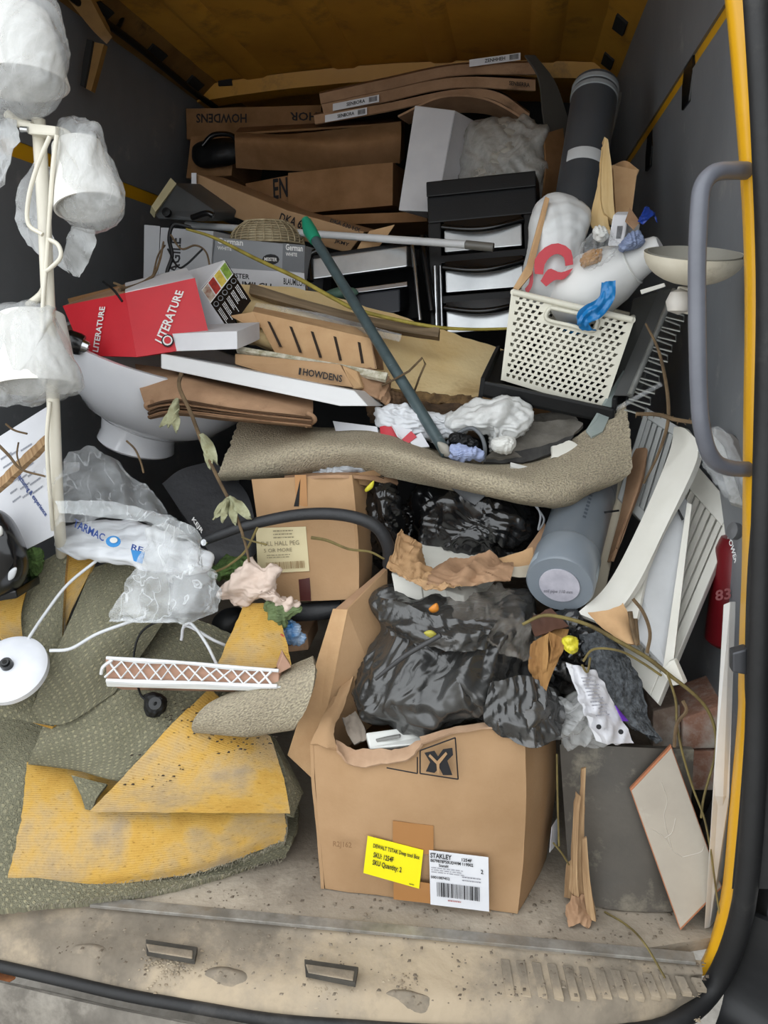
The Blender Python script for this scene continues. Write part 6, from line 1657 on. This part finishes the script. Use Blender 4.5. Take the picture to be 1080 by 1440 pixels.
lathe('hub', [(0, -.004), (.005, -.004), (.005, 0)], p, (-.5, -.8, .2), black, t, 12)
# red container
t = thing('red_canister', 'dark red container with white lettering in the shade behind the pillar', 'container')
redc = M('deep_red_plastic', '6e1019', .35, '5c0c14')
a = Q((1032, 866, .24)); up = unit(V3(.03, .05, 1))
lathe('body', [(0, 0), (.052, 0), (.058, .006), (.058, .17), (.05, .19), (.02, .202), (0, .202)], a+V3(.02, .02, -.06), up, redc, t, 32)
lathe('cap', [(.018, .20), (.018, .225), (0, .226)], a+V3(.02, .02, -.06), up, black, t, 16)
cn = a+V3(.02, .02, 0)
hd = unit((CAM-cn)*np.array([1, 1, 0]))
pl = (cn+hd*.060, hd)
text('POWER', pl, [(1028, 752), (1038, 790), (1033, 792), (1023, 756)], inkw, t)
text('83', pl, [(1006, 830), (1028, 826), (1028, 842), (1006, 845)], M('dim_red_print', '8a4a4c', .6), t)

# bricks behind the tile
def brick(label, q, d, mt):
    return tag(prism('brick', q, np.array(d), mt, None, .004), label, 'brick', 'bricks at the right')
brm = M('dusty_red_brick', 'a8806e', .95, '8c6552', 14, .6, 90, dirt='b3aa9f', dirts=7, dirtk=.48)
brg = M('dirty_brick', '8c7a6c', .95, '6f5e52', 14, .6, 90, dirt='9a938a', dirts=7, dirtk=.48)
brick('pale dusty red brick on top, nearest the white board', [(960, 1010, .20), (1032, 985, .20), (1032, 1052, .19), (960, 1054, .19)], (.0, .12, .0), brm)
brick('red brick at the bottom under the pale dusty brick', [(972, 1057, .19), (1034, 1056, .19), (1034, 1112, .18), (972, 1112, .18)], (.0, .12, .0), brm)
brick('grey dirty brick left of the pale dusty brick', [(918, 1000, .22), (957, 990, .22), (957, 1055, .20), (918, 1055, .20)], (.0, .10, .0), brg)
tag(slab('grey_block', [(958, 972, .33), (1030, 935, .33), (1032, 1000, .22), (960, 1010, .22)], .05, M('dusty_plaster_block', '9a8f84', .95, '83786d', 8, .4, 60), None, .004), 'dusty plaster block lying on the bricks', 'block')
tag(prism('rubble_support', [(972, 1113, .185), (1034, 1113, .185), (1030, 1180, 'z', .002), (975, 1180, 'z', .002)], np.array([0, .1, 0]), M('dark_rubble', '3e3833', .95), None, .004), 'dark block on the floor beneath the bricks', 'block')

# curved dark panel
dpm = M('dark_slate_panel', '5c564e', .55, '4b4741', 6, .15, 90, dirt='8a8374', dirts=9, dirtk=.54)
tag(sheet('slate_panel', [[(787, 1047, .135), (850, 1049, .12), (915, 1052, .12), (976, 1054, .135)], [(792, 1120, .125), (850, 1125, .105), (915, 1128, .105), (972, 1125, .125)], [(798, 1200, .11), (855, 1212, .09), (915, 1216, .09), (965, 1208, .11)],
    [(806, 1263, 'z', .004), (850, 1277, 'z', .004), (900, 1282, 'z', .004), (945, 1282, 'z', .004)]], dpm, None, 30, 30, .012), 'dark grey stained curved panel standing on the floor', 'panel')
# tile
t = thing('floor_tile', 'beige ceramic floor tile with terracotta edges leaning at the right', 'tile')
q = [(944, 1048, .10), (1010, 1235, .055), (957, 1309, 'z', .003), (886, 1110, .085)]
c = [Q(p) for p in q]
c[1] = c[0]+c[2]-c[3]
pl = plane_of(c[0], c[1], c[2])
def _tile(nt, b, uv):
    pass
tm = M('beige_tile_glaze', 'aea597', .35, 'a0978a', 7, dirt='bdb5a8', dirts=6, dirtk=.56)
prism('biscuit', [p-pl[1]*.001 for p in c], -pl[1]*.008, M('terracotta_biscuit', 'b77a58', .9, 'a66a4a'), t, .001, world=True)
cen = sum(c)/4
prism('glaze', [cen+(p-cen)*.968+pl[1]*.0006 for p in c], -pl[1]*.002, tm, t, .0005, world=True)
vein = M('pale_vein', 'c4bcb0', .4)
for pts in ([(915, 1165), (935, 1178), (945, 1195), (960, 1205)], [(935, 1178), (945, 1170), (950, 1150)], [(960, 1205), (985, 1198), (990, 1190)], [(930, 1100), (938, 1125), (934, 1150), (945, 1195)]):
    w = [onplane(pl, *p)+pl[1]*.0008 for p in pts]
    tube('vein', w, .0006, vein, t, 4, world=True)
# tall white board
t = tag(slab('tall_white_board', [(1017, 850, .10), (1027, 846, .09), (1017, 1120, .035), (1009, 1285, 'z', .004), (990, 1307, 'z', .004), (1002, 1120, .03)], .012, M('chalky_white_board', 'd2d0cc', .7, 'c4c2be', 6), None, .002), 'tall narrow white board standing at the right of the tile', 'board')
# splintered stick
t = thing('splintered_stick', 'splintered brown stick standing in front of the dark panel', 'stick')
sheet('splinter', [[(818, 1082, .075), (824, 1080, .075)], [(814, 1140, .068), (822, 1140, .068)], [(808, 1200, .062), (822, 1200, .062)], [(806, 1260, .055), (826, 1260, .055)]], splinter, t, 4, 30, .008, amp=.003, sc=60)
sheet('splinter', [[(811, 1115, .065), (817, 1120, .065)], [(806, 1150, .06), (814, 1150, .06)], [(806, 1230, .052), (812, 1230, .052)], [(808, 1275, .048), (816, 1275, .048)]], splinter, t, 4, 26, .006, amp=.003, sc=60)
sheet('splinter', [[(806, 1150, .062), (812, 1148, .062)], [(804, 1200, .058), (810, 1200, .058)], [(800, 1250, .06), (808, 1262, .055)]], splinter, t, 4, 22, .005, amp=.003, sc=60)
sheet('splinter', [[(819, 1180, .055), (825, 1178, .055)], [(820, 1240, .045), (830, 1240, .045)], [(826, 1290, 'z', .012), (838, 1296, 'z', .012)]], splinter, t, 4, 22, .005, amp=.003, sc=60)
sheet('torn_foot', [[(804, 1258, .052), (812, 1262, .048), (822, 1258, .052)], [(794, 1282, 'z', .02), (812, 1280, 'z', .03), (834, 1278, 'z', .02)], [(800, 1304, 'z', .004), (815, 1298, 'z', .012), (830, 1306, 'z', .004)]], kraftold, t, 20, 16, .005, amp=.004, sc=40, kind='bag', rag=.006, ragsc=90, linear=True)
sheet('torn_foot', [[(796, 1215, .085), (808, 1205, .08)], [(793, 1262, 'z', .012), (806, 1264, 'z', .012)]], splinter, t, 6, 10, .006, amp=.004, sc=40)
tag(tube('straw', [(783, 1060, .08), (784, 1120, .07), (786, 1190, .055)], .0016, twigy, None, 5), 'thin straw stalk beside the open box', 'straw')
tag(tube('straw', [(778, 1185, .05), (790, 1200, .05), (800, 1216, .055)], .0016, twigy, None, 5), 'short straw stalk leaning on the splintered stick', 'straw')
tag(tube('straw', [(850, 1282, 'z', .004), (880, 1300, 'z', .004), (905, 1325, -.03), (935, 1375, -.05)], .0018, twigy, None, 5), 'long bent straw lying across the sill at the right', 'straw')

# stems at right
t = thing('bramble_stem', 'thick tangled bramble stem in front of the louvred shutter', 'stem')
tube('stem', [(735, 878, .10), (762, 866, .10), (790, 868, .10), (830, 880, .10), (870, 902, .095), (910, 925, .09), (940, 948, .085), (985, 985, .08), (1004, 1020, .075), (1006, 1060, .07), (990, 1120, .06), (986, 1150, .055)], [.0025, .003, .0032, .0035, .003, .0026, .002, .002], twigy, t, 8)
tube('side_shoot', [(820, 930, .075), (835, 913, .075), (870, 915, .07), (900, 930, .075), (930, 950, .08)], .002, twigy, t, 6)
tube('side_shoot', [(890, 842, .12), (905, 862, .11), (914, 890, .10), (910, 918, .095)], .003, twig, t, 6)
tube('side_shoot', [(938, 945, .08), (950, 985, .075), (952, 1020, .07), (960, 1060, .065), (975, 1110, .06), (990, 1150, .05), (1000, 1200, .04), (1008, 1260, .03), (1012, 1285, .02)], [.002, .002, .0016, .0014], twigy, t, 6)
tube('side_shoot', [(960, 985, .075), (965, 1000, .07), (952, 1018, .068), (948, 1050, .066)], .003, twig, t, 6)
tube('side_shoot', [(818, 935, .075), (826, 945, .075), (830, 925, .074)], .002, twigy, t, 6)
t = thing('thorny_stem', 'thin thorny stem arching behind the grab handle', 'stem')
pts = [(908, 455, .40), (925, 490, .38), (935, 530, .36), (940, 570, .34), (938, 600, .33), (925, 640, .33), (905, 680, .34)]
tube('stem', pts, [.002, .003, .0035, .003, .002], twig, t, 7)
pts2 = [(895, 582, .36), (925, 583, .34), (950, 590, .32), (976, 594, .30)]
tube('side_shoot', pts2, [.0035, .004, .0035], twig, t, 7)
for k in range(12):
    f = k/11
    p = Q(tuple(cr(np.array(pts2), np.array([f*3]))[0]))
    lathe('thorn', [(.0018, 0), (0, .009)], p, (random.uniform(-.5, .5), -.4, random.choice((-1, 1))), twig, t, 5)
tag(sheet('torn_cardboard', [[(828, 862, .13), (850, 858, .13), (878, 850, .135)], [(845, 880, .115), (868, 875, .11), (888, 875, .12)], [(872, 905, .10), (888, 905, .10), (902, 908, .105)]], kraft2, None, 14, 14, .005, amp=.006, sc=20, rag=.005), 'torn corrugated card scrap above the black doormat', 'cardboard')
tag(tube('bark_twig', [(886, 860, .105), (890, 885, .10), (896, 905, .095), (893, 870, .11)], .004, twig, None, 7), 'short thick twig beside the torn card scrap', 'twig')
# half round wall light and metal edging at right
t = thing('wall_light', 'cream half-bowl wall uplighter against the right wall', 'wall light')
c = Q((977, 356, .18))
bowl = []
for j in range(9):
    f = j/8*math.pi/2
    bowl.append((.072*math.cos(f)+.001, -.046*math.sin(f)))
lathe('bowl', [(r, h) for r, h in bowl], c, (0.05, -.25, 1), M('cream_plaster', 'cfc9b8', .7, 'bdb6a4', 8, dirt='98907f', dirts=7, dirtk=.6), t, 40, sx=1.0, xdir=(.95, -.1, 0))
lathe('inner_bowl', [(r*.93, h*.9+.001) for r, h in bowl], c, (0.05, -.25, 1), M('grey_inner_bowl', '8d8a80', .8), t, 40, xdir=(.95, -.1, 0))
prism('bracket', [(952, 402, .22), (976, 405, .21), (978, 445, .21), (948, 438, .22)], .03, ivory, t, .004)
lathe('bulb', [(0, -.02), (.016, -.014), (.02, 0), (.014, .014), (0, .02)], Q((955, 424, .195)), (0, 0, 1), M('frosted_glass', 'c9c4bc', .4), t, 20)
t = thing('plaster_edging', 'galvanised plaster edging bead with open mesh along the right wall', 'edging')
galv = M('galvanised_steel', 'b0b2ae', .4, '8f918d', 20, metal=.6)
a, b = Q((948, 408, .62)), Q((886, 556, .45))
tube('bead', [a, b], .006, galv, t, 8, world=True, straight=True)
slab('wing', [a+V3(-.03, 0, 0), a, b, b+V3(-.03, 0, 0)], .002, M('dark_wing', '4a4b4a', .6), t, 0, world=True)
for k in range(12):
    f0, f1 = k/12, (k+.75)/12
    p0, p1 = a+(b-a)*f0*1.15, a+(b-a)*f1*1.15
    o = V3(.038, -.01, -.012)
    tube('mesh_loop', [p0, p0+o*.9+(p1-p0)*.15, p0+o+(p1-p0)*.85, p1], .0018, galv, t, 5, world=True, straight=True)
tag(slab('grey_shelf', [(890, 420, .62), (945, 404, .62), (905, 540, .5), (860, 560, .5)], .01, M('grey_dark_board', '4c4d4b', .7, '3e3f3d'), None, .002), 'dark board beside the basket along the right wall', 'board')
tag(slab('white_lath', [(900, 408, .45), (934, 398, .44), (936, 403, .44), (902, 414, .45)], .008, whitepaint, None, .001), 'short white lath under the white spout', 'lath')

# ---------------------------------------------------------------- crumbs on floor and sill
V, F = [], []
rnd = random.Random(11)
def chip(c, s):
    k = len(V)
    for d in ((-1, -1, 0), (1, -.8, 0), (.8, 1, 0), (-.9, .9, 0), (0, 0, .8)):
        V.append(np.array(c)+np.array(d)*s*np.array([rnd.uniform(.5, 1.4), rnd.uniform(.5, 1.4), .6]))
    F.extend([(k, k+1, k+4), (k+1, k+2, k+4), (k+2, k+3, k+4), (k+3, k, k+4), (k+3, k+2, k+1, k)])
for i in range(650):
    x = rnd.uniform(-.7, .33)
    if rnd.random() < .5:
        y = rnd.uniform(yf(x)+.01, .12); z = .001
    else:
        f = rnd.random()
        y = yf(x)+(ys(x)-yf(x))*f; z = -.006-.024*f+.004
    chip((x, y, z), rnd.choice((.0012, .0015, .002, .003)))
G_V, G_F = V, F
V, F = [], []
for cx, cy, sx, sy, n in ((242, 1352, 45, 14, 170), (468, 1382, 40, 14, 130), (560, 1376, 30, 12, 50), (985, 1390, 8, 14, 40), (690, 1290, 60, 6, 40)):
    for i in range(n):
        px, py = rnd.gauss(cx, sx*.5), rnd.gauss(cy, sy*.5)
        q = Q((px, py, 'z', -.02))
        q[2] = sz(q[0], q[1])+.002 if q[1] < yf(q[0]) else .002
        chip(q, rnd.choice((.001, .0015, .002, .0028)))
o = O('sill_gravel', V, F, M('tan_gravel', 'b3a48d', .95, '857763', 60))
tag(o, 'tan grit piled around the latch slots of the sill', 'grit')
o['kind'] = 'stuff'
V, F = G_V, G_F
o = O('floor_crumbs', V, F, M('dark_crumbs', '5a4f44', .95, '8d8272', 40))
tag(o, 'dirt crumbs scattered over the van floor and sill', 'crumbs')
o['kind'] = 'stuff'
V, F = [], []
for (x0, x1, y0, y1, n) in ((230, 330, 985, 1040, 60), (300, 390, 1010, 1060, 50), (160, 260, 1060, 1110, 30)):
    for i in range(n):
        px, py = rnd.uniform(x0, x1), rnd.uniform(y0, y1)
        c = Q((px, py, np.interp(py, [970, 1143], [.105, .005])))
        chip(c, rnd.choice((.0012, .002, .003)))
o = O('soil_crumbs', V, F, M('dark_soil_crumbs', '3b3126', .95))
tag(o, 'dark soil crumbs on the yellow carpet backing', 'crumbs')
o['kind'] = 'stuff'

# frayed fibres along the carpet edges, leaf on the bumper
def fringe(edge, n, ln, mt, parent, seed):
    rn = random.Random(seed)
    E = cr(np.array([Q(p) for p in edge]), np.linspace(0, len(edge)-1, n))
    V, F = [], []
    for p in E:
        d = np.array([rn.uniform(-.6, .6), -1, rn.uniform(-.9, .2)])*ln*rn.uniform(.4, 1.2)
        s_ = np.array([.0008, .0003, .0004])
        q0 = p+V3(0, 0, rn.uniform(-.006, .004))
        k = len(V)
        V += [q0-s_, q0+s_, q0+V3(0, 0, .001), q0+d]
        F += [(k, k+1, k+3), (k+1, k+2, k+3), (k+2, k, k+3)]
    o = O('fringe', V, F, mt, parent)
    o['kind'] = 'stuff'
fr = M('frayed_fibre', 'a39c88', .9, '7d7768', 30)
fc = bpy.data.objects['folded_carpet']
fringe([(8, 1246, -.05), (120, 1246, -.03), (280, 1226, .025), (400, 1182, .085)], 420, .006, fr, fc, 1)
fringe([(40, 1275, 'z', .012), (220, 1252, 'z', .012), (402, 1206, 'z', .012)], 300, .005, fr, fc, 2)
fringe([(400, 1182, .085), (404, 1165, .09), (402, 1140, .09)], 80, .006, fr, fc, 3)
tag(sheet('fallen_leaf', [[(-12, 1368, 'z', -.095), (8, 1366, 'z', -.09)], [(-12, 1380, 'z', -.09), (22, 1374, 'z', -.085)], [(-12, 1386, 'z', -.095), (8, 1384, 'z', -.09)]], M('orange_leaf', 'a8683a', .8, '7d4a28', 30), None, 8, 8, .001, amp=.002, sc=40), 'small orange-brown leaf at the bottom left below the seal', 'leaf')

# things made of parts: put each empty at the base of its thing
bpy.context.view_layer.update()
for e in [o for o in bpy.data.objects if o.type == 'EMPTY' and o.parent is None]:
    pts = [c.matrix_world @ Vector(b) for c in e.children_recursive if c.type == 'MESH' for b in c.bound_box]
    if not pts:
        continue
    base = Vector(((min(p.x for p in pts)+max(p.x for p in pts))/2, (min(p.y for p in pts)+max(p.y for p in pts))/2, min(p.z for p in pts)))
    e.location = base
    for c in e.children:
        c.location -= base
